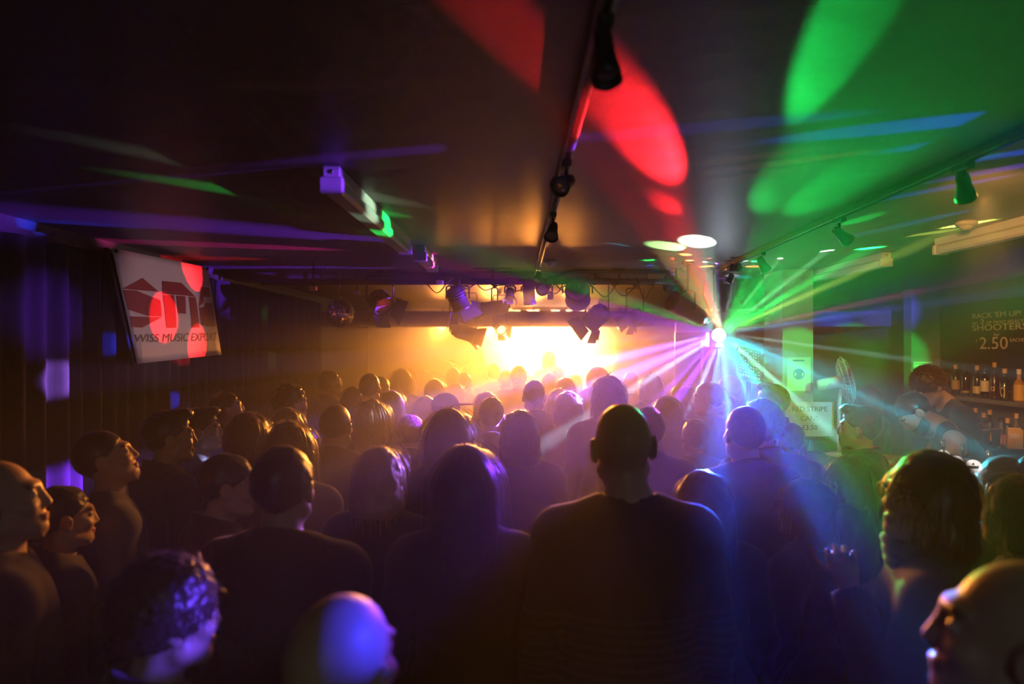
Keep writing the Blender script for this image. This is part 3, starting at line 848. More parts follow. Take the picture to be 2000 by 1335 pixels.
def bottle(p, prof, glass, lab, label, grp, l0=.05, l1=.14, cap='gold', shape='rect', s=1.0):
    t = thing('bottle', label, 'bottle', p, group=grp)
    t.scale = (s, s, s)
    MB().lathe(prof, 20, None, cap=False).obj('glass', GLS[glass], t)
    r = prof[1][0] + .0012
    a_mid, half = math.atan2(-p[1] + .0, -p[0]), 1.25        # towards the room
    if shape == 'rect':
        MB().lathe([(r, l0), (r, l1)], 14, None, cap=False, arc=(a_mid - half, a_mid + half)).obj('paper_label', LBL[lab], t)
    else:
        vs, fs = [], []
        outline = [(-1.1, 0), (-.75, .7), (-.1, 1.0), (1.25, .15), (1.25, -.1), (-.1, -1.0), (-.75, -.7)]
        zc, hh = (l0 + l1) / 2, (l1 - l0) / 2
        for a, z in [(0, 0)] + outline:
            ang = a_mid + a * .85
            vs.append((r * math.cos(ang), r * math.sin(ang), zc + z * hh))
        fs = [(0, i + 1, (i + 1) % 7 + 1) for i in range(7)]
        MB().add(vs, fs, None, True).obj('paper_label', LBL[lab], t)
    top = prof[-1][1]
    MB().lathe([(prof[-2][0] + .001, top - .045), (prof[-2][0] + .0015, top), (.001, top + .0015)], 14, None, cap=False).obj('capsule', LBL[cap] if cap in LBL else M['black'], t)
    return t
XB = XR - .17
def on_shelf(px, z):
    return (XB, XB * F_PX / (px - CX), z)
for px, prof, g, l, l0, l1, sh, cap, lb in (
    (1866, WINE, 'green', 'tan', .055, .15, 'rect', 'gold', 'green wine bottle with a tall tan label, first on the upper shelf'),
    (1886, WINE, 'dark', 'tan', .03, .05, 'rect', 'black', 'dark unlabelled-looking bottle second along the upper shelf'),
    (1908, WINE, 'green', 'cream', .035, .105, 'rect', 'gold', 'green wine bottle with a square cream label, third along the upper shelf'),
    (1923, WINE, 'dark', 'white', .06, .165, 'rect', 'black', 'dark bottle with a tall white label in two bands on the upper shelf'),
    (1942, TALL, 'brown', 'cream', .07, .12, 'round', 'gold', 'tall brown bottle with an oval patterned label on the upper shelf'),
    (1962, SPIRIT, 'green', 'cream', .02, .13, 'round', 'gold', 'squat green bottle with a pointed cream label on the upper shelf'),
    (1990, SPIRIT, 'gold', 'gold', .01, .15, 'rect', 'white', 'bright golden bottle at the end of the upper shelf')):
    bottle(on_shelf(px, SZ1), prof, g, l, lb, 'bottles on the upper bar shelf', l0, l1, cap, sh)
for i, (px, prof, g, l, l0, l1, cap, lb) in enumerate((
    (1870, WINE, 'green', 'tan', .05, .13, 'red', 'green bottle with a reddish cap, first on the lower shelf'),
    (1884, WINE, 'dark', 'cream', .05, .13, 'black', 'dark bottle with a cream label second on the lower shelf'),
    (1896, WINE, 'green', 'cream', .05, .14, 'tan', 'green bottle with a cream label third on the lower shelf'),
    (1905, TALL, 'dark', 'tan', .05, .14, 'gold', 'slim dark bottle with a thin gold neck on the lower shelf'),
    (1921, WINE, 'brown', 'cream', .05, .15, 'gold', 'brown bottle with a broad cream label on the lower shelf'),
    (1933, TALL, 'brown', 'gold', .05, .15, 'gold', 'slim brown bottle with an orange-gold label on the lower shelf'),
    (1955, SPIRIT, 'clear', 'tan', .05, .12, 'black', 'pale clear bottle on the lower shelf by a copper-lit one'),
    (1968, SPIRIT, 'brown', 'red', .04, .14, 'gold', 'brown bottle with a red label on the lower shelf'),
    (1985, TALL, 'clear', 'gold', .06, .12, 'gold', 'tall clear bottle with a bright edge, last on the lower shelf'))):
    bottle(on_shelf(px, SZ2), prof, g, l, lb, 'bottles on the lower bar shelf', l0, l1, cap)

# bar counter, back counter
ct = thing('bar_counter', 'long dark wooden bar counter between the customers and the bar staff', 'counter', (2.36, 3.3, 0))
MB().box((0, 0, 1.075), (.46, 4.6, .045), None, .008).obj('counter_top', M['wood'], ct)
MB().box((.03, 0, .525), (.36, 4.5, 1.05)).obj('front', M['blackmatt'], ct)
for k in range(8):
    MB().box((-.155, -2.1 + k * .6, .55), (.012, .54, .85), None, .004).obj('panel', M['wood'], ct)
bc = thing('back_counter', 'black back counter below the lower bottle shelf', 'counter', (XR - .28, 6.86, 0))
MB().box((0, 0, .72), (.52, 1.44, .04), None, .006).obj('counter_top', M['wood'], bc)
MB().box((.02, 0, .35), (.46, 1.4, .70)).obj('cabinet_body', M['blackmatt'], bc)
for k in range(2):
    d = MB().box((-.22, -.35 + k * .70, .36), (.012, .66, .62), None, .004).obj('door', M['black'], bc)
    MB().tube([(-.235, -.35 + k * .70 + .25, .5), (-.235, -.35 + k * .70 + .25, .62)], .006).obj('handle', M['steel'], d)

# beer font with three lit badges
fp = P(1870, 900, 3.75)
t = thing('beer_font', 'chrome beer font with three lit round badges on the bar counter', 'beer tap', (2.42, 3.78, 1.0975))
MB().tube([(0, .16, 0), (0, .16, .24), (0, -.42, .24), (0, -.42, 0)], .02, 12).obj('bridge', M['chrome'], t)
for i, (px, py) in enumerate(((1842, 891), (1867, 903), (1901, 912))):
    q = P(px, py, 3.78 - (.0, .16, .36)[i]) - Vector(t.location)
    mt = Matrix.Translation(q) @ aim((-q.x * 0 - .62, -1, .12))
    MB().lathe([(.001, 0), (.037, 0), (.039, .006), (.039, .018)], 24, mt @ Matrix.Translation((0, 0, -.012)), cap=False).obj('badge_ring', [M['brass'], M['brass'], M['white']][i], t)
    b = MB().lathe([(.001, .0075), (.036, .0075), (.037, .004)], 24, mt, cap=False).obj('badge_face', M['glow_badge'], t)
    if i == 0:
        MB().prism([(.034 * math.cos(a), .034 * math.sin(a)) for a in [-1.2 + k * .15 for k in range(12)]], .001, mt @ Matrix.Translation((0, 0, .008))).obj('violet_segment', mat('badge_violet', (.25, .2, .7), .5), t)
        MB().prism([(.012 * math.cos(a) - .008, .012 * math.sin(a) + .004) for a in [k * .5 for k in range(12)]], .001, mt @ Matrix.Translation((0, 0, .008))).obj('blue_emblem', M['bluegrey'], t)
    elif i == 1:
        for s in (-1, 1):
            MB().prism([(s * .004, .002), (s * .014, .014), (s * .028, .008), (s * .024, -.002), (s * .012, -.006)], .001, mt @ Matrix.Translation((0, 0, .008))).obj('blue_emblem', M['bluegrey'], t)
        MB().prism([(-.024, .018), (0, .026), (.024, .018), (.022, .015), (0, .022), (-.022, .015)], .001, mt @ Matrix.Translation((0, 0, .008))).obj('badge_arc', M['ink'], t)
    else:
        MB().prism([(-.03, -.008), (.03, -.004), (.03, .009), (-.03, .006)], .001, mt @ Matrix.Translation((0, 0, .008))).obj('banner_emblem', M['ink'], t)
        MB().prism([(-.008, .012), (.006, .012), (.0, .026)], .001, mt @ Matrix.Translation((0, 0, .008))).obj('crest', M['ink'], t)
    MB().tube([q, (0, q.y, .24)], .009).obj('badge_stem', M['chrome'], t)
    MB().tube([(0, q.y, .24), (-.07, q.y, .24), (-.085, q.y, .2)], .008).tube([(-.05, q.y, .25), (-.055, q.y, .34)], [.006, .011]).obj('tap_handle', M['chrome'], t)

# glasses and cartons on the back counter near the staff
for i, (px, d, h, r0, lb) in enumerate(((1893, 5.78, .16, .032, 'clear pint glass on the staff counter, beside the bartender arm'), (1906, 5.82, .2, .034, 'tall clear jug glass beside the pint glass'), (1924, 5.7, .16, .034, 'clear pint glass in front of the lower bottles'), (1945, 5.76, .16, .034, 'clear pint glass beside the orange carton'))):
    p = P(px, 0, d)
    t = thing('pint_glass', lb, 'glass', (p.x, p.y, 1.105), group='glasses on the staff counter')
    MB().lathe([(.001, .004), (r0 * .78, .003), (r0 * .8, 0), (r0 * .82, .01), (r0 * 1.12, h), (r0 * 1.06, h), (r0 * .76, .014), (.001, .012)], 20, None, cap=False).obj('bowl', mat('clear_glass', (.95, .97, .97), .04, trans=.95), t)
    MB().lathe([(r0 * 1.13, h - .003), (r0 * 1.14, h), (r0 * 1.1, h + .002)], 20, None, cap=False).obj('rim', M['lens'], t)
p = P(1981, 0, 5.72)
t = thing('drink_carton', 'orange carton with an oval emblem on the staff counter', 'carton', (p.x, p.y, 1.105), (0, 0, R(-25)))
MB().box((0, 0, .08), (.11, .08, .16), None, .004).obj('carton_body', LBL['gold'], t)
MB().prism([(.035 * math.cos(a), .022 * math.sin(a)) for a in [2 * math.pi * k / 24 for k in range(24)]], .001, Matrix.Translation((0, -.041, .11)) @ Matrix.Rotation(R(90), 4, 'X')).obj('oval_emblem', LBL['cream'], t)
MB().box((0, 0, .165), (.09, .02, .014), None, .003).obj('folded_top', LBL['gold'], t)
t = thing('staff_counter', 'narrow dark counter behind the bar staff carrying glasses', 'counter', (3.98, 5.76, 0))
MB().box((0, 0, 1.085), (.92, .32, .04), None, .006).obj('counter_top', M['wood'], t)
MB().box((0, .02, .53), (.86, .26, 1.06)).obj('front', M['blackmatt'], t)

# ------------------------------------------------------------------ on the stage
t = thing('microphone_stand', 'thin microphone stand in front of the singer on the stage', 'microphone stand', (P(1060, 0, 9.7).x, 9.7, .22))
MB().lathe([(.13, 0), (.13, .012), (.02, .02)], 20).obj('base', M['black'], t)
MB().tube([(0, 0, .01), (0, 0, 1.35)], .009).tube([(0, 0, 1.33), (.06, .12, 1.42)], .007).obj('pole', M['black'], t)
MB().ball((.065, .13, 1.43), .025, 12).obj('microphone', M['steel'], t)
for px, d, z, lb in ((884, 10.75, 1.72, 'cymbal on a stand catching a thin bright edge on the stage'), (848, 10.9, 1.55, 'lower cymbal on a stand beside the guitarist')):
    p = P(px, 0, d)
    t = thing('cymbal_stand', lb, 'cymbal', (p.x, p.y, .22), group='cymbals on the stage')
    MB().tube([(0, 0, .35), (0, 0, z - .22)], .009).obj('pole', M['chrome'], t)
    for k in range(3):
        MB().tube([(0, 0, .4), (.25 * math.cos(k * 2.1), .25 * math.sin(k * 2.1), 0.0)], .008).obj('leg', M['chrome'], t)
    MB().lathe([(.001, .02), (.03, .018), (.04, .004), (.2, -.012), (.2, -.014), (.03, .0), (.001, .0)], 28, Matrix.Translation((0, 0, z - .22)) @ Matrix.Rotation(R(22), 4, 'Y'), cap=False).obj('cymbal_disc', M['gold'], t)
for px, lb in ((700, 'black stage speaker at the banner side of the stage'), (1330, 'black stage speaker at the pillar side of the stage')):
    p = P(px, 0, 9.6)
    t = thing('stage_speaker', lb, 'speaker', (p.x, p.y, .22), group='stage speakers')
    MB().box((0, 0, .55), (.5, .45, 1.1), None, .02).obj('cabinet', M['black'], t)
    for z, r_ in ((.35, .18), (.85, .09)):
        MB().lathe([(r_, .0), (r_ * .95, -.012), (r_ * .4, -.04), (r_ * .3, -.02), (.001, -.015)], 24, Matrix.Translation((0, -.228, z)) @ Matrix.Rotation(R(90), 4, 'X'), cap=False).obj('cone', M['blackmatt'], t)

# ------------------------------------------------------------------ people: smooth distance-field figures
class Field:
    def __init__(s, xs, ys, zs):
        s.xs, s.ys, s.zs = (np.asarray(a, dtype=np.float64) for a in (xs, ys, zs))
        s.D = np.full((len(xs), len(ys), len(zs)), .3)
    def _win(s, lo, hi):
        w = []
        for a, l, h in zip((s.xs, s.ys, s.zs), lo, hi):
            i, j = np.searchsorted(a, l), np.searchsorted(a, h)
            if j <= i:
                return None
            w.append(slice(i, j))
        return tuple(w)
    def _grid(s, w):
        return s.xs[w[0]][:, None, None], s.ys[w[1]][None, :, None], s.zs[w[2]][None, None, :]
    def put(s, fn, lo, hi, k, sub=False):
        m = k + .03
        w = s._win([a - m for a in lo], [a + m for a in hi])
        if w is None:
            return
        d = fn(*s._grid(w))
        a = s.D[w]
        if sub:
            h = np.clip(.5 - .5 * (a + d) / k, 0, 1)
            s.D[w] = a * (1 - h) - d * h + k * h * (1 - h)
        else:
            h = np.clip(.5 + .5 * (d - a) / k, 0, 1)
            s.D[w] = d * (1 - h) + a * h - k * h * (1 - h)
    def ell(s, c, r, k=.01, sub=False, rx=0.0):
        ca, sa = math.cos(rx), math.sin(rx)
        def fn(x, y, z):
            x, y, z = x - c[0], y - c[1], z - c[2]
            y, z = y * ca + z * sa, -y * sa + z * ca
            k0 = np.sqrt((x / r[0]) ** 2 + (y / r[1]) ** 2 + (z / r[2]) ** 2) + 1e-9
            k1 = np.sqrt((x / r[0] ** 2) ** 2 + (y / r[1] ** 2) ** 2 + (z / r[2] ** 2) ** 2) + 1e-9
            return k0 * (k0 - 1) / k1
        b = max(r) if rx else None
        e = (b, b, b) if rx else r
        s.put(fn, [c[i] - e[i] for i in range(3)], [c[i] + e[i] for i in range(3)], k, sub)
    def cone(s, a, b, r1, r2, k=.02, sub=False, flat=None):
        a, b = np.array(a, float), np.array(b, float)
        ba = b - a
        L2 = float(ba @ ba) + 1e-12
        fy = 1.0 if flat is None else flat
        def fn(x, y, z):
            px, py, pz = x - a[0], y - a[1], z - a[2]
            h = np.clip((px * ba[0] + py * ba[1] + pz * ba[2]) / L2, 0, 1)
            return np.sqrt((px - h * ba[0]) ** 2 + ((py - h * ba[1]) / fy) ** 2 + (pz - h * ba[2]) ** 2) - (r1 + (r2 - r1) * h)
        r = max(r1, r2) * max(1, fy)
        s.put(fn, np.minimum(a, b) - r, np.maximum(a, b) + r, k, sub)
    def cut(s, p, n):
        """keep the side where (q - p).n < 0"""
        x, y, z = s.xs[:, None, None], s.ys[None, :, None], s.zs[None, None, :]
        s.D = np.maximum(s.D, (x - p[0]) * n[0] + (y - p[1]) * n[1] + (z - p[2]) * n[2])
    def noise(s, amp, f, ph=0.0):
        x, y, z = s.xs[:, None, None], s.ys[None, :, None], s.zs[None, None, :]
        a = np.sin(x * f + ph + 1.7 * np.sin(z * f * .6)) * np.sin(y * f * 1.1 + ph * 2 + 1.3 * np.sin(x * f * .7)) * np.sin(z * f * .9 + ph + np.sin(y * f * .8))
        b = np.sin(x * f * 2.1 + 2 * ph) * np.sin(y * f * 1.9 + 1) * np.sin(z * f * 2.3 + ph)
        s.D = s.D + amp * (a + .5 * b)
    def mesh(s):
        D, xs, ys, zs = s.D, s.xs, s.ys, s.zs
        S = D < 0
        n = sum(S[i:S.shape[0] - 1 + i, j:S.shape[1] - 1 + j, k:S.shape[2] - 1 + k].astype(np.int8) for i in (0, 1) for j in (0, 1) for k in (0, 1))
        act = np.argwhere((n > 0) & (n < 8))
        I, J, K = act.T
        vid = np.full(n.shape, -1, dtype=np.int64)
        vid[I, J, K] = np.arange(len(act))
        pos, cnt = np.zeros((len(act), 3)), np.zeros(len(act))
        X, Y, Z = xs, ys, zs
        for ax in range(3):
            for u in (0, 1):
                for v in (0, 1):
                    o0 = [0, 0, 0]
                    o0[(ax + 1) % 3], o0[(ax + 2) % 3] = u, v
                    o1 = list(o0)
                    o1[ax] = 1
                    d0, d1 = D[I + o0[0], J + o0[1], K + o0[2]], D[I + o1[0], J + o1[1], K + o1[2]]
                    c = (d0 < 0) != (d1 < 0)
                    t = np.where(c, d0 / np.where(c, d0 - d1, 1), 0)
                    p0 = np.stack([X[I + o0[0]], Y[J + o0[1]], Z[K + o0[2]]], 1)
                    p1 = np.stack([X[I + o1[0]], Y[J + o1[1]], Z[K + o1[2]]], 1)
                    q = p0 + (p1 - p0) * t[:, None]
                    pos[c] += q[c]
                    cnt[c] += 1
        V = pos / np.maximum(cnt, 1)[:, None]
        quads = []
        for ax in range(3):
            a, b = (ax + 1) % 3, (ax + 2) % 3
            s0 = [slice(None)] * 3
            s1 = [slice(None)] * 3
            s0[ax], s1[ax] = slice(0, -1), slice(1, None)
            A, B = S[tuple(s0)], S[tuple(s1)]
            e = np.argwhere(A != B)
            ok = (e[:, a] > 0) & (e[:, b] > 0) & (e[:, a] < n.shape[a]) & (e[:, b] < n.shape[b])
            e = e[ok]
            inside = A[tuple(e.T)]
            da, db = np.zeros(3, int), np.zeros(3, int)
            da[a], db[b] = 1, 1
            c = [vid[tuple((e - p).T)] for p in (da + db, db, 0 * da, da)]
            q = np.stack(c, 1)
            q[~inside] = q[~inside][:, ::-1]
            quads.append(q)
        Q = np.concatenate(quads)
        Q = Q[(Q >= 0).all(1)]
        return V, Q

def axis(segs):
    """[(start, step), ..., end] -> graded coordinates"""
    out = []
    for (a, st), nx in zip(segs[:-1], segs[1:]):
        b = nx[0] if isinstance(nx, tuple) else nx
        m = max(1, round((b - a) / st))
        out += [a + (b - a) * i / m for i in range(m)]
    return out + [segs[-1]]

def npmesh(name, V, Q, m, attr=None):
    me = bpy.data.meshes.new(name)
    nq, k = Q.shape
    me.vertices.add(len(V))
    me.vertices.foreach_set('co', np.ascontiguousarray(V, dtype=np.float32).ravel())
    me.loops.add(nq * k)
    me.loops.foreach_set('vertex_index', np.ascontiguousarray(Q, dtype=np.int32).ravel())
    me.polygons.add(nq)
    me.polygons.foreach_set('loop_start', np.arange(0, nq * k, k, dtype=np.int32))
    me.polygons.foreach_set('use_smooth', np.ones(nq, dtype=bool))
    if attr is not None:
        ca = me.color_attributes.new('tint', 'FLOAT_COLOR', 'POINT')
        ca.data.foreach_set('color', np.concatenate([attr, np.ones((len(attr), 1))], 1).astype(np.float32).ravel())
    me.update(calc_edges=True)
    me.validate()
    me.materials.append(m)
    return me

H0 = 1.75
PIV = np.array((0, -.022, 1.49))

def head_sdf(f, fem=False, k=.012):
    w = .95 if fem else 1.0
    f.ell((0, -.018, 1.655), (.076 * w, .098, .096), k)
    f.ell((0, .03, 1.605), (.060 * w, .068, .085), .02)
    f.cone((0, .074, 1.538), (0, .078, 1.540), .024 if fem else .028, .022, .025)
    for s in (-1, 1):
        f.cone((s * .05 * w, .012, 1.565), (s * .022, .066, 1.540), .022 if fem else .026, .02, .025)
        f.ell((s * .041 * w, .067, 1.605), (.022, .022, .018), .02)
    f.ell((0, .078, 1.664), (.052 * w, .018, .011 if not fem else .008), .016)
    for s in (-1, 1):
        f.ell((s * .031, .098, 1.641), (.017, .018, .012), .012, True)
        f.ell((s * .031, .078, 1.640), (.0135, .0135, .0135), .003)
    f.cone((0, .089, 1.655), (0, .1075 if not fem else .104, 1.606), .0075, .0110 if not fem else .0092, .014)
    for s in (-1, 1):
        f.ell((s * .0125, .0955, 1.600), (.0085, .010, .0075), .006)
    f.ell((0, .096, 1.5735), (.023, .009, .0052), .005)
    f.ell((0, .094, 1.562), (.020, .010, .0068), .005)
    f.ell((0, .112, 1.5678), (.026, .010, .0016), .003, True)
    for s in (-1, 1):
        f.ell((s * .080 * w, -.006, 1.622), (.0115, .020, .034), .008)
        f.ell((s * .087 * w, -.013, 1.626), (.007, .022, .034), .004)
        f.ell((s * .093 * w, .004, 1.626), (.008, .010, .018), .004, True)

def tints(V):
    """real skin variations: lips, eye whites, irises, brows"""
    T = np.ones((len(V), 3))
    x, y, z = V.T
    def paint(mask, c):
        T[mask] = c
    paint((np.abs(x) < .024) & (y > .086) & (np.abs(z - 1.567) < .012) & (z > 1.554), (.85, .55, .55))
    for s in (-1, 1):
        d = np.sqrt((x - s * .031) ** 2 + (y - .078) ** 2 + (z - 1.640) ** 2)
        paint((d < .0145) & (y > .078) & (np.abs(z - 1.640) < .0075), (1.5, 1.8, 2.2))
        paint((d < .0145) & (np.hypot(x - s * .031, z - 1.640) < .0055) & (y > .082), (.12, .12, .12))
        paint((np.abs(x - s * .033) < .02) & (y > .07) & (np.abs(z - (1.664 - .15 * abs(0))) < .0055), (.3, .24, .2))
    return T

def hand_mesh(curl=.5):
    """right hand, wrist at the origin, fingers along -z, palm facing -x (towards the thigh), thumb forward (+y)"""
    f = Field(axis([(-.07, .0042), .04]), axis([(-.06, .0042), .08]), axis([(-.21, .0042), .03]))
    f.cone((0, 0, .03), (0, 0, -.01), .026, .025, .01, flat=None)
    f.ell((0, .004, -.05), (.0155, .041, .052), .015)
    for y, l, z0 in ((.032, .072, -.088), (.011, .082, -.094), (-.011, .075, -.09), (-.031, .058, -.08)):
        p = np.array((0, y, z0 + .012))
        ang = .18
        for j, seg in enumerate((.45, .32, .23)):
            ang += curl * (.5, .8, .7)[j]
            q = p + np.array((-math.sin(ang), y * .35, -math.cos(ang))) * l * seg
            r0 = .0088 - .0009 * j
            f.cone(p, q, r0, r0 - .0009, .0035)
            p = q
    p = np.array((-.004, .028, -.028))
    for d, l, r0 in (((-.15, .75, -.6), .036, .0125), ((-.3, .45, -.85), .032, .0098), ((-.45, .2, -.9), .026, .0088)):
        d = np.array(d) / np.linalg.norm(d)
        q = p + d * l
        f.cone(p, q, r0, r0 - .001, .004)
        p = q
    return f.mesh()
HANDS = {}
def hand(curl):
    if curl not in HANDS:
        HANDS[curl] = hand_mesh(curl)
    return HANDS[curl]

ARMS_DOWN = {s: ((s * .245, -.035, 1.10), (s * .25, .05, .86)) for s in (-1, 1)}
def arms(r=None, l=None):
    d = dict(ARMS_DOWN)
    if r:
        d[1] = r
    if l:
        d[-1] = l
    return d

def grids(fine=True, A=None):
    pts = [p for s in (-1, 1) for p in (A or ARMS_DOWN)[s]]
    xm = max(.36, max(abs(p[0]) for p in pts) + .12)
    yf = max(.20, max(p[1] for p in pts) + .12)
    yb = min(-.20, min(p[1] for p in pts) - .1)
    zt = max(1.80, max(p[2] for p in pts) + .15)
    h = .0052 if fine else .012
    return (axis([(-xm, .0125), (-.105, h), (.105, .0125), xm]), axis([(yb, .0125), (-.125, h), (.13, .0125), yf]),
            axis([(-.02, .016), (.8, .0125), (1.48, h), (1.775, .0125), zt]))

def body_sdf(f, A, fem, infl=0.0, arm_infl=None, legs=True, torso=True, neck=True, arm=True, fat=1.0):
    ai = infl if arm_infl is None else arm_infl
    sh = (.168 if fem else .188)
    if neck:
        f.cone((0, -.012, 1.57), (0, -.035, 1.43), .050 if fem else .057, .056 if fem else .066, .03)
    if torso:
        for s in (-1, 1):
            f.cone((s * .03, -.04, 1.465), (s * (sh - .02), -.03, 1.405), .042 + infl, .046 + infl, .04)
            f.ell((s * sh, -.025, 1.385), (.06 + infl, .062 + infl, .064 + infl), .03)
        f.ell((0, -.02, 1.27), ((.155 if fem else .172) * fat + infl, .11 * fat + infl, .19 + infl), .05)
        f.ell((0, .0, 1.07), ((.125 if fem else .152) * fat + infl, .10 * fat + infl, .20 + infl), .06)
        f.ell((0, -.015, .93), ((.172 if fem else .165) * fat + infl, .122 * fat + infl, .13 + infl), .05)
        if fem:
            for s in (-1, 1):
                f.ell((s * .075, .075, 1.27), (.068 + infl, .06 + infl, .064 + infl), .03)
    if arm:
        for s in (-1, 1):
            e, w = A[s]
            f.cone((s * sh, -.025, 1.385), e, .052 + ai, (.038 if fem else .042) + ai, .02)
            f.cone(e, w, (.038 if fem else .041) + ai, .026 + ai, .01)
    if legs:
        for s in (-1, 1):
            f.cone((s * .09, -.015, .90), (s * .105, .0, .50), .088 + infl, .056 + infl, .03)
            f.cone((s * .105, .0, .50), (s * .115, -.03, .09), .054 + infl, .036 + infl, .01)
            f.ell((s * .105, -.025, .36), (.052 + infl, .058 + infl, .12), .02)
            if infl == 0:
                f.ell((s * .12, .045, .04), (.042, .12, .038), .03)

BODIES = {}
def body_arrays(key, A, fem, fine=True, curl=.5, fat=1.0):
    if key in BODIES:
        return BODIES[key]
    f = Field(*grids(fine, A))
    body_sdf(f, A, fem, fat=fat)
    head_sdf(f, fem)
    V, Q = f.mesh()
    T = tints(V)
    Vs, Qs, Ts, n = [V], [Q], [T], len(V)
    hv, hq = hand(curl)
    for s in (1, -1):
        e, w = (np.array(p, float) for p in A[s])
        ax = (e - w) / np.linalg.norm(e - w)          # local +z
        fw = np.array((0, 1.0, 0)) if abs(ax[1]) < .8 else np.array((0, 0, 1.0))
        yv = fw - ax * (fw @ ax)
        yv /= np.linalg.norm(yv)
        xv = np.cross(yv, ax)
        v = hv.copy()
        q = hq
        if s < 0:
            v[:, 0] *= -1
            q = hq[:, ::-1]
        Vs.append(v @ np.stack([xv, yv, ax]) + w)
        Qs.append(q + n)
        Ts.append(np.ones((len(v), 3)))
        n += len(v)
    BODIES[key] = (np.concatenate(Vs), np.concatenate(Qs), np.concatenate(Ts))
    return BODIES[key]

def top_arrays(A, fem, kind, fat=1.0):
    infl, ai = {'tee': (.012, .013), 'jumper': (.02, .018), 'jacket': (.03, .024), 'tank': (.009, .0)}[kind]
    xs, ys, zs = grids(False, A)
    f = Field([a for a in xs], ys, [z for z in zs if .78 < z])
    body_sdf(f, A, fem, infl, ai, legs=False, neck=False, arm=kind != 'tank', fat=fat)
    f.ell((0, -.01, .93), (.17 * fat + infl, .125 * fat + infl, .16), .04)
    if kind == 'jacket':
        f.cone((0, -.03, 1.43), (0, -.045, 1.515), .090, .080, .02)
    # open neck
    f.cone((0, -.03, 1.44), (0, .0, 1.60), .064, .078, .012, True)
    if kind == 'jacket':
        f.cut((0, 0, 1.505), (0, .35, 1))
    f.cut((0, 0, .845), (0, 0, -1))
    if kind == 'tank':
        for s in (-1, 1):
            f.ell((s * .235, .0, 1.37), (.085, .14, .12), .02, True)
    else:
        for s in (-1, 1):
            e, w = (np.array(p, float) for p in A[s])
            u = (w - e) / np.linalg.norm(w - e)
            t = .25 if kind == 'tee' else .97
            if kind == 'tee':       # short sleeve: cut the arm above the elbow
                sh = np.array((s * .188, -.025, 1.385))
                u2 = (e - sh) / np.linalg.norm(e - sh)
                c = sh + (e - sh) * .72
                x, y, z = f.xs[:, None, None] - c[0], f.ys[None, :, None] - c[1], f.zs[None, None, :] - c[2]
                along = x * u2[0] + y * u2[1] + z * u2[2]
                rad = np.sqrt(np.maximum(x * x + y * y + z * z - along ** 2, 0))
                f.D = np.where((rad < .085) | (along > .25), np.maximum(f.D, np.minimum(along, 1)) if True else f.D, f.D)
                x2, y2, z2 = f.xs[:, None, None] - e[0], f.ys[None, :, None] - e[1], f.zs[None, None, :] - e[2]
                al2 = x2 * u[0] + y2 * u[1] + z2 * u[2]
                r2 = np.sqrt(np.maximum(x2 * x2 + y2 * y2 + z2 * z2 - al2 ** 2, 0))
                f.D = np.where((r2 < .07) & (al2 > -.05), np.maximum(f.D, .02), f.D)
            else:
                c = e + (w - e) * t
                x, y, z = f.xs[:, None, None] - c[0], f.ys[None, :, None] - c[1], f.zs[None, None, :] - c[2]
                along = x * u[0] + y * u[1] + z * u[2]
                rad = np.sqrt(np.maximum(x * x + y * y + z * z - along ** 2, 0))
                f.D = np.where((rad < .075) & (along > -.1), np.maximum(f.D, along), f.D)
    # soft folds
    if kind != 'tank':
        x, y, z = f.xs[:, None, None], f.ys[None, :, None], f.zs[None, None, :]
        f.D = f.D + .0035 * np.sin(z * 55 + 4 * np.sin(x * 9) + 3 * y * 8) * np.clip((1.4 - z) / .3, 0, 1)
    return f.mesh()

def trouser_arrays(fem, fat=1.0):
    f = Field(axis([(-.3, .014), .3]), axis([(-.2, .014), .2]), axis([(.03, .02), 1.05]))
    body_sdf(f, ARMS_DOWN, fem, .013, torso=False, neck=False, arm=False)
    f.ell((0, -.015, .93), (.168 * fat + .008, .122 * fat + .008, .13), .04)
    f.cut((0, 0, 1.0), (0, 0, 1))
    f.cut((0, 0, .07), (0, 0, -1))
    return f.mesh()

def shoe_arrays():
    f = Field(axis([(.03, .01), .21]), axis([(-.14, .01), .22]), axis([(-.02, .01), .16]))
    f.cone((.117, -.045, .045), (.122, .12, .035), .05, .046, .02)
    f.cone((.115, -.035, .05), (.115, -.03, .10), .05, .048, .02)
    f.cut((0, 0, .0), (0, 0, -1))
    return f.mesh()

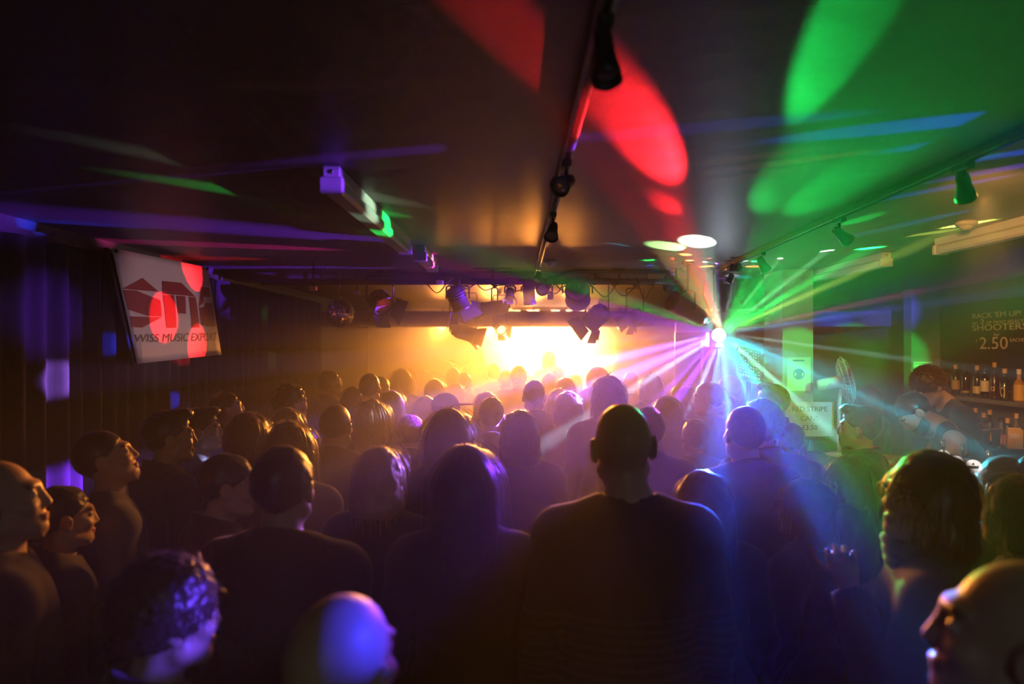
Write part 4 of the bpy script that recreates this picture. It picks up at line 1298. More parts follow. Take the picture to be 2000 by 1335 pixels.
# ---- hair, in the head's own frame (same coordinates as the body before the head is turned)
def strands(V, N, count, length, zmin, rnd, spread=.15, lift=.004, width=.0022, segs=6, gravity=1.0, swirl=(0, 0)):
    """thin ribbons that run down over the hair from its surface"""
    idx = [i for i in range(len(V)) if V[i][2] > zmin]
    vs, fs = [], []
    if not idx:
        return np.zeros((0, 3)), np.zeros((0, 4), int)
    for _ in range(count):
        i = rnd.choice(idx)
        p, n = V[i] + N[i] * lift * .3, N[i]
        c = np.array((0, -.02, 1.64))
        side = np.cross(n, (0, 0, 1.0))
        if np.linalg.norm(side) < 1e-3:
            side = np.array((1.0, 0, 0))
        side /= np.linalg.norm(side)
        L_ = length * rnd.uniform(.6, 1.15)
        jx = rnd.uniform(-spread, spread)
        base = len(vs)
        for k in range(segs + 1):
            w = width * (1 - .75 * k / segs)
            vs.append(p - side * w)
            vs.append(p + side * w)
            g = np.array((swirl[0], swirl[1], -gravity))
            o = (p - c) / np.array((.085, .105, .1)) ** 2
            o /= np.linalg.norm(o) + 1e-9
            t = g - o * min(0.0, g @ o) if p[2] > 1.6 else g
            t = t + side * jx + n * (lift * 22 * (1 - k / segs))
            t /= np.linalg.norm(t) + 1e-9
            p = p + t * L_ / segs
        for k in range(segs):
            a = base + 2 * k
            fs.append((a, a + 1, a + 3, a + 2))
    return np.array(vs), np.array(fs)

def vnormals(V, Q):
    N = np.zeros_like(V)
    fn = np.cross(V[Q[:, 2]] - V[Q[:, 0]], V[Q[:, 3]] - V[Q[:, 1]])
    for k in range(4):
        np.add.at(N, Q[:, k], fn)
    return N / (np.linalg.norm(N, axis=1)[:, None] + 1e-12)

HAIRS = {}
def hair_arrays(style):
    if style in HAIRS:
        return HAIRS[style]
    rnd = random.Random(hash(style) % 1000 if False else sum(map(ord, style)))
    h = .007
    zlo = {'long': 1.22, 'longwavy': 1.26, 'bob': 1.42, 'ponytail': 1.38, 'bun': 1.5, 'shaggy': 1.44}.get(style, 1.5)
    f = Field(axis([(-.2, h), .2]), axis([(-.22, h), .18]), axis([(zlo, h), 1.86]))
    st = None
    def hairline(slope=.75, z0=1.632):
        n = np.array((0, slope, -1.0))
        n /= np.linalg.norm(n)
        f.cut((0, 0, z0), n)
    if style in ('short', 'messy', 'crop', 'quiff', 'thin'):
        t = {'short': .009, 'messy': .016, 'crop': .004, 'quiff': .011, 'thin': .005}[style]
        f.ell((0, -.02, 1.660), (.076 + t, .099 + t, .095 + t), .01)
        if style == 'quiff':
            f.ell((0, .05, 1.745), (.055, .05, .028), .02)
        for s in (-1, 1):
            f.ell((s * .085, -.004, 1.612), (.02, .026, .04), .008, True)
        f.ell((0, .105, 1.615), (.068, .05, .085), .012, True)
        f.noise({'short': .003, 'messy': .008, 'crop': .0008, 'quiff': .004, 'thin': .001}[style], 70, 1.0)
        hairline(.84 if style != 'thin' else .95, 1.630)
        st = {'short': (160, .028), 'messy': (420, .055), 'quiff': (240, .04)}.get(style)
    elif style in ('curly', 'afro'):
        t = .026 if style == 'curly' else .045
        f.ell((0, -.022, 1.668), (.076 + t, .098 + t, .094 + t), .01)
        f.ell((0, .115, 1.61), (.066, .055, .085), .012, True)
        f.noise(.007, 150, .5)
        hairline(.45, 1.60)
        st = (1100, .035)
    elif style in ('long', 'longwavy', 'bob', 'shaggy'):
        end = {'long': 1.26, 'longwavy': 1.30, 'bob': 1.49, 'shaggy': 1.50}[style]
        f.ell((0, -.022, 1.664), (.092, .112, .106), .01)
        for s in (-1, 1):
            f.cone((s * .062, -.01, 1.66), (s * .082, -.025, end + .04), .036, .03, .03)
        f.cone((0, -.07, 1.65), (0, -.10, end + .04), .065, .06, .04, flat=.8)
        for s in (-1, 1):
            f.cone((s * .05, -.06, 1.62), (s * .06, -.085, end + .03), .05, .045, .04, flat=.85)
        f.ell((0, .13, 1.60), (.062, .085, .115), .012, True)
        if style != 'long':
            f.noise(.008 if style == 'longwavy' else .005, 48, 2.0)
        st = {'long': (420, .30), 'longwavy': (520, .22), 'bob': (420, .14), 'shaggy': (520, .13)}[style]
    elif style in ('ponytail', 'bun'):
        f.ell((0, -.022, 1.660), (.085, .108, .102), .01)
        for s in (-1, 1):
            f.ell((s * .087, .0, 1.612), (.02, .026, .04), .008, True)
        f.ell((0, .105, 1.615), (.068, .05, .085), .012, True)
        hairline(.7, 1.622)
        if style == 'bun':
            f.ell((0, -.11, 1.73), (.045, .042, .042), .008)
        else:
            f.cone((0, -.12, 1.70), (.015, -.165, 1.62), .022, .03, .01)
            f.cone((.015, -.165, 1.62), (.02, -.15, 1.44), .03, .012, .01)
        f.noise(.003, 60, 3.0)
        st = (260, .06)
    V, Q = f.mesh()
    if st:
        N = vnormals(V, Q)
        long_ = style in ('long', 'longwavy', 'bob', 'shaggy')
        sv, sf = strands(V, N, st[0], st[1], 1.56 if long_ else 1.60, rnd, .15 if long_ else .9,
                         .006 if style in ('messy', 'shaggy', 'longwavy', 'curly', 'afro') else .003, .0022 if long_ else .0016, 8 if long_ else 4,
                         1.0 if long_ else .35, (0, 0) if long_ else (0, -.5))
        if len(sv):
            Q = np.concatenate([Q, sf + len(V)])
            V = np.concatenate([V, sv])
    HAIRS[style] = (V, Q)
    return HAIRS[style]

def beard_arrays():
    f = Field(axis([(-.1, .007), .1]), axis([(-.06, .007), .14]), axis([(1.48, .007), 1.62]))
    f.ell((0, .03, 1.60), (.066, .073, .09), .02)
    f.cone((0, .074, 1.530), (0, .078, 1.535), .032, .03, .025)
    for s in (-1, 1):
        f.cone((s * .05, .012, 1.565), (s * .022, .066, 1.535), .029, .028, .025)
    f.cut((0, 0, 1.597), (0, .25, 1))
    f.cut((0, .0, 0), (0, -1, 0))
    f.ell((0, .115, 1.5675), (.026, .03, .013), .004, True)
    f.noise(.003, 90, 1)
    return f.mesh()

def hat_arrays(kind):
    f = Field(axis([(-.12, .007), .12]), axis([(-.16, .007), .24]), axis([(1.58, .007), 1.8]))
    if kind == 'cap':
        f.ell((0, -.018, 1.665), (.09, .112, .105), .01)
        f.cut((0, 0, 1.672), (0, 0, -1))
        f.ell((0, .13, 1.68), (.075, .085, .009), .008)
    else:
        f.ell((0, -.02, 1.668), (.091, .113, .115), .01)
        f.cut((0, 0, 1.655), (0, .25, -1))
        f.cone((-.001, -.02, 1.668), (.001, -.02, 1.668), .0, .0, .001)
    return f.mesh()

def skin_mat(name, c):
    m = mat(name, c, .45, bump=.06, bscale=220)
    nt = m.node_tree
    a = nt.nodes.new('ShaderNodeVertexColor')
    a.layer_name = 'tint'
    mx = nt.nodes.new('ShaderNodeMix')
    mx.data_type, mx.blend_type = 'RGBA', 'MULTIPLY'
    mx.inputs[0].default_value = 1
    mx.inputs[6].default_value = (*c, 1)
    nt.links.new(a.outputs['Color'], mx.inputs[7])
    nt.links.new(mx.outputs[2], nt.nodes['Principled BSDF'].inputs['Base Color'])
    return m
SKIN = [skin_mat('skin_fair', (.55, .36, .27)), skin_mat('skin_tan', (.46, .28, .19)), skin_mat('skin_brown', (.20, .11, .07))]
def hair_mat(n, c):
    m = mat('hair_' + n, c, .38, noise=.35, nscale=90, spec=.6, sheen=.15)
    return m
HAIRM = {n: hair_mat(n, c) for n, c in (('black', (.012, .010, .010)), ('brown', (.045, .026, .016)), ('light', (.16, .10, .055)), ('blond', (.34, .23, .11)), ('grey', (.25, .24, .23)), ('auburn', (.12, .04, .02)))}
def cloth(n, c, stripes=False):
    m = mat('cloth_' + n, c, .85, noise=.2, nscale=60, bump=.15, bscale=350, sheen=.2)
    if stripes:
        nt = m.node_tree
        tc = nt.nodes.new('ShaderNodeTexCoord')
        sx = nt.nodes.new('ShaderNodeSeparateXYZ')
        nt.links.new(tc.outputs['Object'], sx.inputs[0])
        mm = nt.nodes.new('ShaderNodeMath')
        mm.operation = 'MULTIPLY'
        mm.inputs[1].default_value = 2 * math.pi / .026
        nt.links.new(sx.outputs['Z'], mm.inputs[0])
        sn = nt.nodes.new('ShaderNodeMath')
        sn.operation = 'SINE'
        nt.links.new(mm.outputs[0], sn.inputs[0])
        gt = nt.nodes.new('ShaderNodeMath')
        gt.operation = 'GREATER_THAN'
        gt.inputs[1].default_value = .35
        nt.links.new(sn.outputs[0], gt.inputs[0])
        lt = nt.nodes.new('ShaderNodeMath')
        lt.operation = 'LESS_THAN'
        lt.inputs[1].default_value = 1.22
        nt.links.new(sx.outputs['Z'], lt.inputs[0])
        an = nt.nodes.new('ShaderNodeMath')
        an.operation = 'MULTIPLY'
        nt.links.new(gt.outputs[0], an.inputs[0])
        nt.links.new(lt.outputs[0], an.inputs[1])
        mx = nt.nodes.new('ShaderNodeMix')
        mx.data_type = 'RGBA'
        mx.inputs[6].default_value = (*c, 1)
        mx.inputs[7].default_value = (.055, .05, .045, 1)
        nt.links.new(an.outputs[0], mx.inputs[0])
        nt.links.new(mx.outputs[2], nt.nodes['Principled BSDF'].inputs['Base Color'])
    return m
CLOTH = {n: cloth(n, c) for n, c in (('black', (.014, .014, .016)), ('charcoal', (.035, .035, .04)), ('navy', (.016, .02, .045)), ('grey', (.12, .12, .14)), ('brown', (.06, .04, .028)), ('olive', (.05, .05, .03)), ('pale', (.35, .34, .36)), ('red', (.14, .02, .02)), ('denim', (.04, .055, .09)), ('teal', (.02, .045, .05)), ('sand', (.30, .25, .17)))}
CLOTH['striped'] = cloth('striped', (.02, .019, .018), True)

def turn(V, yaw, pitch, roll, only=None):
    """turn the head (above the neck, blended) of vertices in body coordinates"""
    w = np.clip((V[:, 2] - 1.455) / .085, 0, 1) if only is None else np.ones(len(V))
    w = w * w * (3 - 2 * w)
    if only is None:
        w = w * (np.abs(V[:, 0]) < .15) * (np.hypot(V[:, 0], V[:, 1] + .01) < .17)
    out = V.copy()
    Rm = np.array((Matrix.Rotation(yaw, 3, 'Z') @ Matrix.Rotation(pitch, 3, 'X') @ Matrix.Rotation(roll, 3, 'Y')))
    q = (V - PIV) @ Rm.T + PIV
    return V + (q - V) * w[:, None]

def bend(V, ang, z0=.98, y0=0.0):
    """lean forward from the hips"""
    if not ang:
        return V
    t = np.clip((V[:, 2] - z0 + .1) / .3, 0, 1)
    t = t * t * (3 - 2 * t) * ang
    y, z = V[:, 1] - y0, V[:, 2] - z0
    out = V.copy()
    m = z > -.1
    out[m, 1] = (y * np.cos(t) + z * np.sin(t))[m] + y0
    out[m, 2] = (-y * np.sin(t) + z * np.cos(t))[m] + z0
    return out

MCACHE, PEOPLE = {}, []
def cached(key, fn):
    if key not in MCACHE:
        MCACHE[key] = fn()
    return MCACHE[key]

POSES = {
    'down': ARMS_DOWN,
    'drink': arms(r=((.25, .0, 1.12), (.14, .25, 1.17))),
    'fold': arms(r=((.26, .02, 1.13), (.02, .20, 1.15)), l=((-.26, .02, 1.13), (-.02, .17, 1.19))),
    'raise': arms(l=((-.26, .10, 1.13), (-.11, .17, 1.40))),
    'phone': arms(r=((.25, .17, 1.27), (.075, .38, 1.50)), l=((-.25, .17, 1.27), (-.075, .38, 1.48))),
    'work': arms(r=((.27, .05, 1.12), (.22, .30, .98)), l=((-.27, .05, 1.12), (-.18, .32, 1.0))),
    'sing': arms(r=((.24, .06, 1.16), (.05, .2, 1.42))),
    'guitar': arms(r=((.30, -.02, 1.14), (.12, .18, 1.02)), l=((-.30, .06, 1.14), (-.40, .24, 1.16))),
}
def person(loc, height, label, hair='short', hcol='brown', skin=0, yaw=0.0, hy=0.0, hp=0.0, hr=0.0, fem=False, top='jacket', tcol='black', pose='down', fat=1.0,
           legs='black', lean=0.0, beard=False, hat=None, glasses=False, fine=False, extra=None, group='concert crowd', hs=1.0):
    """yaw turns the whole figure (0 faces the stage), hy/hp/hr turn, nod and tilt the head"""
    t = thing('person', label, 'person', loc, (0, 0, R(yaw)), group)
    s = height / H0
    t.scale = (s * (1 + (hs - 1) * .5), s, s)
    A = POSES[pose]
    a = (R(hy), R(hp), R(hr))
    le = R(lean)
    bk = (pose, fem, fat, fine)
    def fin(V, head=False):
        V = turn(V, *a) if not head else turn(V, *a, only=1)
        if head and hs != 1.0:
            pass
        return bend(V, le)
    def mk_body():
        V, Q, T = body_arrays(bk, A, fem, fine, 1.75 if pose == 'raise' else 1.15 if pose in ('raise', 'phone', 'sing', 'drink', 'guitar') else .5, fat)
        return npmesh('body', fin(V), Q, SKIN[skin], T)
    hk = (round(hy), round(hp), round(hr), lean)
    link('body', cached(('body', bk, hk, skin), mk_body), t)
    def mk(arr, m, nm, head=False):
        V, Q = arr
        return npmesh(nm, fin(V, head) if head else bend(V, le), Q, m)
    tk = cached(('topa', top, pose, fem, fat), lambda: top_arrays(A, fem, top, fat))
    nm = {'tee': 't_shirt', 'jumper': 'jumper', 'jacket': 'jacket', 'tank': 'vest_top'}[top]
    link(nm, cached(('top', top, pose, fem, fat, tcol, lean), lambda: mk(tk, CLOTH[tcol], nm)), t)
    tr = cached(('tra', fem, fat), lambda: trouser_arrays(fem, fat))
    link('trousers', cached(('tr', fem, fat, legs, lean), lambda: mk(tr, CLOTH[legs], 'trousers')), t)
    sh = cached('sha', shoe_arrays)
    so = cached('sho', lambda: npmesh('shoe', *sh, M['blackmatt']))
    link('shoe', so, t)
    o = link('shoe', so, t)
    o.scale = (-1, 1, 1)
    if hair:
        link('hair', cached(('hair', hair, hcol, hk), lambda: mk(hair_arrays(hair), HAIRM[hcol], 'hair', True)), t)
    if beard:
        link('beard', cached(('beard', hcol, hk), lambda: mk(beard_arrays(), HAIRM[hcol], 'beard', True)), t)
    if hat:
        link(hat, cached(('hat', hat, hk), lambda: mk(hat_arrays(hat), CLOTH['charcoal'], hat, True)), t)
    def turned(mb):
        mb.v = [tuple(p) for p in fin(np.array(mb.v), True)]
        return mb
    if glasses:
        g = MB()
        for sx in (-1, 1):
            g.tube([(sx * .033 + .022 * math.cos(q), .108 - .006 * abs(math.cos(q)), 1.640 + .018 * math.sin(q)) for q in [2 * math.pi * k / 16 for k in range(17)]], .0022, 5)
            g.tube([(sx * .055, .104, 1.645), (sx * .078, .05, 1.645), (sx * .083, -.01, 1.64)], .002, 5)
        g.tube([(-.011, .110, 1.643), (.011, .110, 1.643)], .002, 5)
        turned(g).obj('glasses', M['black'], t)
    if extra:
        extra(t, turned)
    PEOPLE.append(t)
    return t

# small things people wear or hold as parts of their clothing
def collar(m, w=.006):
    def fn(t, turned):
        MB().tube([(.074 * math.sin(q), -.03 + .07 * math.cos(q) * 1.0 - .0, 1.475 - .035 * math.cos(q)) for q in [math.pi * (.12 + 1.76 * k / 20) for k in range(21)]], [.012] * 21, 8).obj('collar', m, t)
    return fn
def strap(m):
    def fn(t, turned):
        MB().tube([(-.09, -.09, 1.44), (-.09, -.03, 1.47), (-.07, .06, 1.42), (.02, .135, 1.28), (.12, .135, 1.10), (.20, .06, .95)], [.004, .014, .016, .016, .016, .014], 6).obj('bag_strap', m, t)
    return fn
def earring(t, turned):
    turned(MB().tube([(-.086 + .0, -.006 + .016 * math.cos(q), 1.575 + .018 * math.sin(q)) for q in [2 * math.pi * k / 16 for k in range(17)]], .0016, 5)).obj('hoop_earring', M['gold'], t)
def pale_stripes(t, turned):  # pale stripes that belong to the collar
    for k in range(2):
        MB().tube([(.078 * math.sin(q), -.03 - .075 * math.cos(q), 1.468 + k * .016) for q in [-1.2 + 2.4 * j / 12 for j in range(13)]], .0035, 6).obj('collar_stripe', CLOTH['pale'], t)
def scarf(m):
    def fn(t, turned):
        for k in range(3):
            MB().tube([((.082 + .006 * k) * math.sin(q), -.02 + (.085 + .004 * k) * math.cos(q), 1.465 + .022 * k + .01 * math.sin(3 * q + k)) for q in [2 * math.pi * j / 20 for j in range(21)]], .018, 8).obj('scarf', m, t)
    return fn

# ------------------------------------------------------------------ the crowd
TOPH = {None: 1.751, 'short': 1.766, 'crop': 1.756, 'thin': 1.757, 'messy': 1.778, 'quiff': 1.772, 'curly': 1.795, 'afro': 1.812, 'long': 1.775, 'longwavy': 1.776, 'bob': 1.775, 'shaggy': 1.776, 'ponytail': 1.766, 'bun': 1.778}
F, Mn = True, False
# px, py of the top of the head, depth, sex, hair, hair colour, turn, head turn, head nod, options, label
CROWD = [
 (1222, 787, 1.95, Mn, None, 'black', 2, 0, -3, dict(hr=-3, top='jumper', tcol='striped', fat=1.22, fine=True, skin=0), 'big bald man with his back turned, in a dark jumper with thin stripes low down'),
 (655, 1153, 1.02, Mn, None, 'black', -20, 0, 0, dict(hr=6, top='jacket', tcol='black', fine=True), 'bald head shining with a blue patch, cut by the bottom edge of the picture'),
 (325, 1072, 1.38, Mn, 'curly', 'brown', -48, 0, -4, dict(tcol='black', fine=True), 'curly-haired person lit violet and blue at the bottom of the picture'),
 (1955, 1090, .98, Mn, None, 'black', 52, 12, 6, dict(tcol='charcoal', fine=True, skin=0), 'bald person lit orange, head cut by the bottom corner below the dark-haired pair'),
 (1788, 872, 1.8, F, 'bob', 'light', 66, 30, 8, dict(glasses=True, tcol='brown', pose='raise', fine=True, extra=scarf(CLOTH['brown'])), 'woman in glasses and scarf with face lit amber, one hand raised to her coat'),
 (1985, 920, 2.0, F, 'shaggy', 'black', 38, 0, 0, dict(tcol='black'), 'dark-haired person behind the woman in glasses, at the picture edge'),
 (1955, 880, 2.3, F, 'bun', 'brown', 20, 0, 0, dict(tcol='charcoal'), 'brown-haired person near the lit beer badges, head just showing'),
 (22, 897, 1.85, Mn, None, 'brown', -52, -14, 8, dict(tcol='black', fine=True), 'balding man at the picture edge with ear and cheek lit orange'),
 (128, 945, 2.3, Mn, 'short', 'black', -48, 0, 0, dict(tcol='olive', fine=True), 'short dark-haired man beside the balding man at the picture edge'),
 (232, 836, 2.68, Mn, 'crop', 'black', -52, -12, 18, dict(top='jumper', tcol='grey', fine=True, extra=strap(CLOTH['black'])), 'man in grey top with a bag strap across it, chin lifted'),
 (333, 797, 3.08, Mn, 'quiff', 'black', -40, -18, 0, dict(tcol='black', fine=True), 'dark-haired man in profile with a collar, in front of the man with a lit fringe'),
 (394, 793, 3.6, Mn, 'quiff', 'brown', -50, -22, 0, dict(tcol='black', fine=True), 'young man with a lit wavy fringe in sharp profile under the banner'),
 (452, 762, 4.6, Mn, 'short', 'black', -50, -15, 10, dict(tcol='charcoal'), 'man by the curtain with a violet gleam on his chin'),
 (490, 800, 3.45, F, 'bob', 'auburn', -20, -5, 0, dict(tcol='black'), 'woman with a reddish-lit bob, her back to the camera'),
 (572, 816, 2.8, F, 'longwavy', 'light', -14, -8, 0, dict(tcol='black'), 'woman with wavy fair hair glowing gold, behind the man with the pale collar'),
 (556, 866, 1.95, Mn, 'short', 'brown', -6, 0, 0, dict(tcol='charcoal', fine=True, extra=collar(CLOTH['pale'])), 'man with dark cropped hair and a pale collar edge, one ear lit red'),
 (440, 882, 2.42, Mn, 'short', 'brown', -48, -20, -6, dict(tcol='black', fine=True, extra=collar(CLOTH['sand'])), 'man in profile with an orange-lit face and open shirt collar'),
 (563, 792, 3.95, F, 'bob', 'light', -15, 0, 0, dict(tcol='brown'), 'fair-haired woman behind the woman with wavy hair'),
 (568, 746, 4.5, Mn, 'messy', 'black', -34, -18, 0, dict(tcol='navy'), 'dark-haired man in profile with a bright amber face edge, near the green curtain spots'),
 (657, 789, 3.55, Mn, 'crop', 'black', -8, -4, 0, dict(tcol='black', fine=True, fat=1.1), 'shaven-headed man in a dark jacket with an ear rimmed in amber'),
 (729, 776, 4.1, F, 'longwavy', 'blond', -10, 0, 0, dict(tcol='black'), 'blond wavy-haired woman glowing gold next to the shaven-headed man'),
 (766, 760, 4.95, F, 'bob', 'light', -10, 0, 0, dict(tcol='black'), 'fair-haired person behind the blond wavy-haired woman'),
 (723, 729, 5.1, Mn, 'crop', 'black', -6, 0, 0, dict(tcol='black', fat=1.1), 'broad man with round cropped head and a violet dot by his ear'),
 (745, 734, 5.9, Mn, 'short', 'brown', -20, 0, 0, dict(tcol='black'), 'man half hidden behind the broad man with round cropped head'),
 (650, 722, 6.1, Mn, 'short', 'brown', -55, -10, 8, dict(tcol='black'), 'man in profile below the mirror ball with a thin bright face edge'),
 (692, 752, 5.6, F, 'bob', 'brown', -20, 0, 0, dict(tcol='black'), 'person with lit hair between the mirror ball and the broad man'),
 (785, 718, 6.2, F, 'long', 'brown', -6, 0, 0, dict(tcol='black'), 'long-haired person standing apart, tall against the amber haze'),
 (851, 738, 5.9, F, 'bob', 'brown', -12, -6, 0, dict(tcol='black'), 'person with a pointed bob in the thick amber haze'),
 (885, 717, 7.6, Mn, 'short', 'brown', 0, 0, 0, dict(tcol='brown'), 'round-headed man faint in the amber haze, tallest of his pair'),
 (907, 727, 7.1, Mn, 'short', 'black', 0, 0, 0, dict(tcol='brown'), 'man with a clear neck outline in the amber haze, lower of his pair'),
 (890, 746, 6.2, F, 'long', 'light', -5, 0, 0, dict(tcol='brown'), 'long-haired woman in the haze below the pair of faint men'),
 (832, 770, 5.0, F, 'bob', 'brown', -8, 0, 0, dict(tcol='black'), 'person with rounded bob beside the one wearing a cap'),
 (872, 767, 4.7, Mn, 'short', 'black', -30, -30, 0, dict(tcol='black', hat='cap'), 'man in a peaked cap turned sideways'),
 (803, 807, 4.15, Mn, 'curly', 'brown', -6, 0, 0, dict(tcol='black'), 'curly-headed person with a glowing edge, in front of the rounded bob'),
 (876, 793, 3.1, F, 'long', 'black', 0, 0, 0, dict(tcol='black'), 'woman with long straight dark hair, in front of the man in the cap'),
 (907, 805, 3.75, F, 'bob', 'light', -14, 0, 0, dict(tcol='black'), 'person half hidden behind the straight dark hair, cheek rimmed with light'),
 (960, 774, 3.75, Mn, 'short', 'brown', 0, 0, 0, dict(tcol='navy', extra=collar(CLOTH['black'])), 'man with dark oval head and raised collar against the brightest haze'),
 (950, 762, 4.9, F, 'shaggy', 'light', 0, 0, 0, dict(tcol='brown'), 'fair-haired person peeking over the man with the raised collar'),
 (1015, 797, 3.2, F, 'bob', 'black', 0, 0, 0, dict(tcol='black'), 'smooth dark-haired person with violet on the crown, in front of the bright stage'),
 (1043, 741, 4.45, Mn, 'short', 'black', 0, 0, 0, dict(tcol='black'), 'short-haired man with both ears showing before the singer'),
 (745, 866, 2.5, F, 'bob', 'blond', -10, -6, 0, dict(tcol='black'), 'blond woman with a bright golden crown, seen from behind'),
 (908, 862, 2.1, F, 'long', 'brown', 4, 0, 0, dict(tcol='black', fine=True, extra=earring), 'woman with long hair down her back and a hoop earring, outlined in orange'),
 (964, 709, 8.6, Mn, 'short', 'brown', 0, 0, 0, dict(tcol='brown'), 'tall faint man farthest forward before the stage'),
 (988, 722, 7.6, Mn, 'short', 'brown', 0, 0, 0, dict(tcol='brown'), 'square-headed faint man in the bright haze before the stage'),
 (1013, 713, 6.9, Mn, 'messy', 'black', 0, 0, 0, dict(tcol='brown'), 'man with flat-topped hair dark against the white stage glow'),
 (1031, 730, 8.4, F, 'bob', 'light', 0, 0, 0, dict(tcol='brown'), 'very faint head just past the flat-topped hair'),
 (1088, 715, 7.8, Mn, 'short', 'brown', 0, 0, 0, dict(tcol='brown'), 'faint round-headed man under the white glow'),
 (1073, 727, 6.6, Mn, 'short', 'black', 0, 0, 0, dict(tcol='brown'), 'man with dark round head just in front of the faint round-headed man'),
 (1104, 735, 6.0, F, 'bob', 'light', 0, 0, 0, dict(tcol='brown'), 'smooth pale-haired woman in front of the white glow'),
 (1122, 729, 8.3, F, 'bob', 'light', 0, 0, 0, dict(tcol='brown'), 'very faint pale head between the smooth-haired woman and the wild curls'),
 (1167, 715, 6.5, Mn, 'afro', 'brown', 5, 0, 0, dict(tcol='brown'), 'person with a big round head of wild curls in the haze'),
 (1092, 756, 5.2, F, 'long', 'light', 0, 0, 0, dict(tcol='black'), 'person with fair long hair between the short-haired man and the violet-lit head'),
 (1110, 761, 4.0, F, 'bob', 'brown', 0, 0, 0, dict(tcol='black'), 'violet-hazed person with loose dark bob, next to the big bald man'),
 (1188, 730, 3.9, F, 'shaggy', 'black', 0, 0, 0, dict(tcol='navy'), 'person with tousled dark hair standing right behind the bald head, in violet haze'),
 (1150, 754, 5.6, F, 'bob', 'light', 8, 0, 0, dict(tcol='brown'), 'pale-edged head partly hidden by the tousled dark hair'),
 (1231, 726, 7.0, Mn, 'short', 'brown', 8, 0, 0, dict(tcol='brown'), 'man with a thin bright outline in the lilac haze'),
 (1269, 727, 5.7, F, 'shaggy', 'brown', 10, 0, 0, dict(tcol='black'), 'person with chin-length hair flaring out in the lilac haze'),
 (1300, 770, 4.55, F, 'bob', 'brown', 14, 0, 0, dict(tcol='black'), 'person with smooth hair in a slanting violet ray'),
 (1264, 792, 3.4, Mn, 'short', 'black', 8, 0, 0, dict(tcol='black'), 'person mostly hidden beside the bald head, with a violet edge'),
 (1325, 751, 5.95, Mn, 'short', 'grey', 22, 0, 0, dict(tcol='black'), 'grey-haired man at the end of the violet ray'),
 (1343, 751, 5.3, F, 'shaggy', 'brown', 20, 0, 0, dict(tcol='brown'), 'person in brown shade close to the metal post'),
 (1380, 744, 5.1, F, 'ponytail', 'brown', 62, 14, 0, dict(tcol='brown', extra=scarf(CLOTH['sand'])), 'person in profile with a lit face and light scarf before the wooden door'),
 (1422, 733, 5.95, Mn, 'crop', 'grey', 40, 14, 0, dict(tcol='black', glasses=True), 'man with glasses below the effect light, in violet haze'),
 (1356, 815, 3.85, Mn, 'short', 'brown', 6, 0, 0, dict(tcol='black', extra=pale_stripes), 'man with neat short hair and two pale stripes on his collar'),
 (1452, 793, 3.05, Mn, 'crop', 'grey', 12, 0, 0, dict(tcol='navy'), 'shaven-headed man lit blue with a violet side, below the effect light'),
 (1486, 775, 3.65, Mn, 'curly', 'grey', 16, 0, 0, dict(tcol='black'), 'grey curly-haired man behind the blue-lit shaven head'),
 (1506, 747, 4.5, Mn, 'quiff', 'black', 34, 12, 0, dict(tcol='black'), 'man with thick dark hair tilted towards the stage, beside the pillar'),
 (1541, 824, 3.9, Mn, 'short', 'black', 16, 0, 0, dict(tcol='black'), 'dark head in green haze in front of the price sign'),
 (1368, 913, 2.3, F, 'bob', 'auburn', 10, 0, 0, dict(tcol='black'), 'woman with reddish hair lit orange at the crown, beside the striped jumper'),
 (1568, 929, 2.32, F, 'bob', 'brown', 40, 16, 0, dict(tcol='navy', glasses=True, pose='drink'), 'person in profile with a pale-lit fringe, standing in blue haze holding a cup'),
 (1650, 886, 3.2, F, 'shaggy', 'light', 42, 10, 0, dict(tcol='charcoal'), 'fair-haired person lit yellow at the fringe, in front of the woman in glasses'),
 (1676, 789, 3.9, Mn, 'quiff', 'black', 48, 10, 0, dict(tcol='black', extra=scarf(CLOTH['olive'])), 'dark-haired man at the bar with a lit ear, below the fan'),
 (1692, 752, 5.9, F, 'shaggy', 'grey', 30, 0, 0, dict(tcol='black'), 'person dim in the teal haze between the fan and the bar staff'),
]
def solve(rows):
    """nudge depths so that nobody stands inside anybody else"""
    d = [r[2] for r in rows]
    lo = [r[2] * .88 - .05 for r in rows]
    hi = [r[2] * 1.14 + .1 for r in rows]
    for it in range(400):
        moved = False
        for i in range(len(rows)):
            for j in range(i):
                xi, xj = (rows[i][0] - CX) / F_PX * d[i], (rows[j][0] - CX) / F_PX * d[j]
                pi, pj = 'fine' in rows[i][9], 'fine' in rows[j][9]
                q = ((xi - xj) / (.44 if pi and pj else .58)) ** 2 + ((d[i] - d[j]) / (.34 if pi and pj else .46)) ** 2
                if q < 1:
                    moved = True
                    sgn = 1 if d[i] >= d[j] else -1
                    if not pi or pj:
                        d[i] = min(hi[i], max(lo[i], d[i] + sgn * .02))
                    if not pj or pi:
                        d[j] = min(hi[j], max(lo[j], d[j] - sgn * .02))
        if not moved:
            break
    return d
DEPTH = solve(CROWD)
for r, d in zip(CROWD, DEPTH):
    px, py, d0, fem, hair, hcol, yaw, hy, hp, opt, label = r
    opt = dict(opt)
    x, ztop = (px - CX) / F_PX * d, CAM_Z - (py - CY) / F_PX * d
    height = ztop / TOPH[hair] * H0
    person((x, d, 0), height, label, hair, hcol, opt.pop('skin', 0), yaw, hy, hp, opt.pop('hr', 0), fem, opt.pop('top', 'jacket'), opt.pop('tcol', 'black'), **opt)

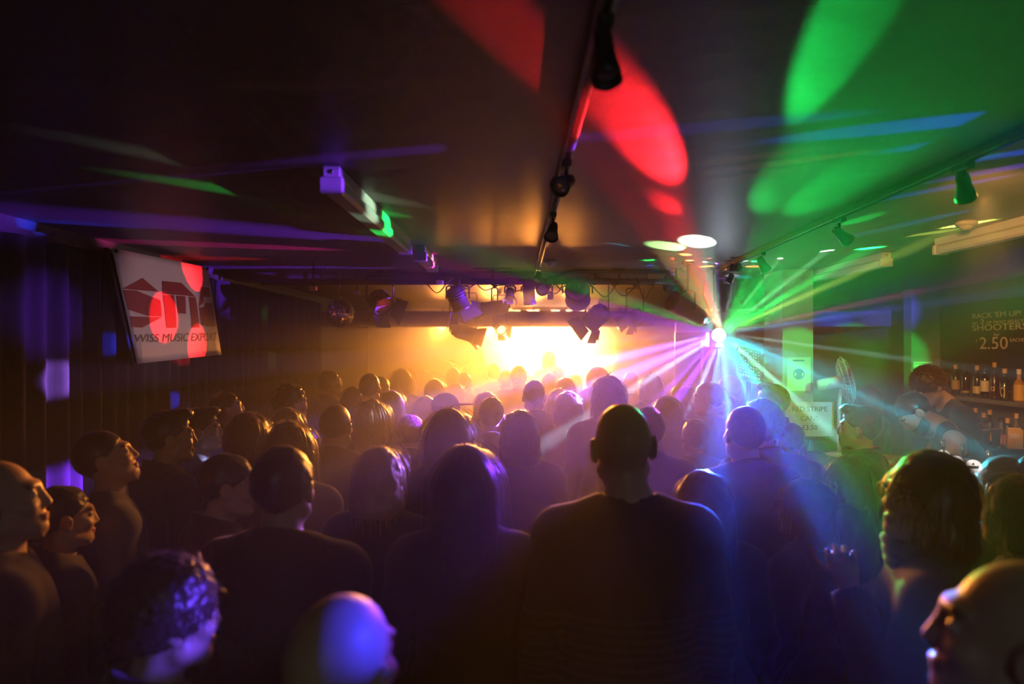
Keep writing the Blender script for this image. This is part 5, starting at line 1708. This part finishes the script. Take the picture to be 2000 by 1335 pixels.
# bar staff
person((P(1905, 0, 4.42).xy + Vector((.1, 0))).to_3d(), 1.80, 'bartender in a black vest top leaning over the bar reading a small pad', 'short', 'black', 1, 68, 8, -14, 0, False, 'tank', 'black', 'phone', beard=True, lean=38, fine=True, group='bar staff')
person(P(1905, 0, 5.12).xy.to_3d(), 1.86, 'bartender in a grey tee bending over behind the one with the pad', 'curly', 'brown', 0, 80, 8, -10, 0, False, 'tee', 'olive', 'work', lean=26, fine=True, group='bar staff')
# band
def on_stage(px, py, d, h, *a, **k):
    return person(((px - CX) / F_PX * d, d, .22), h, *a, group='band on the stage', **k)
on_stage(1072, 690, 10.2, 1.66, 'singer at the microphone, a faint figure in the white stage glow', 'bob', 'brown', 0, 180, 0, 0, 0, True, 'tee', 'pale', 'sing')
gp = on_stage(930, 690, 10.2, 1.74, 'guitarist on the stage, a blurred shape in the amber glow', 'shaggy', 'brown', 0, 165, 0, -6, 0, False, 'tee', 'brown', 'guitar')
g = thing('electric_guitar', 'electric guitar held by the guitarist on the stage', 'guitar', tuple(Vector(gp.location) + Vector((-.05, -.27, 1.02))), (R(90), R(-12), 0))
MB().prism([(.0 + .19 * math.cos(q) * (1 + .18 * math.cos(2 * q)), .13 * math.sin(q) * (1 + .2 * math.cos(3 * q))) for q in [2 * math.pi * k / 32 for k in range(32)]], .04).obj('guitar_body', M['redpaint'], g)
MB().box((.48, 0, .03), (.62, .045, .022), None, .004).obj('neck', M['wood'], g)
MB().box((.85, .01, .03), (.16, .075, .018), None, .004).obj('headstock', M['wood'], g)
for k in range(2):
    MB().box((-.02 - .07 * k, 0, .043), (.03, .08, .01), None, .003).obj('pickup', M['black'], g)
# the pad the bartender reads, the cup at the bar side
bt = [q for q in PEOPLE if 'reading a small pad' in q['label']][0]
hp_ = bend(np.array([[0, .50, 1.545]]), R(38))[0]
pd = bt.matrix_basis @ Vector(hp_)
t = thing('note_pad', 'small white pad held in the hand of the bartender in black', 'notepad', pd, (R(-10), R(14), R(-25)))
MB().box((0, 0, 0), (.13, .09, .006)).obj('page', M['paper'], t)
MB().box((.0, .0, -.006), (.135, .095, .006)).obj('cover', M['bluegrey'], t)
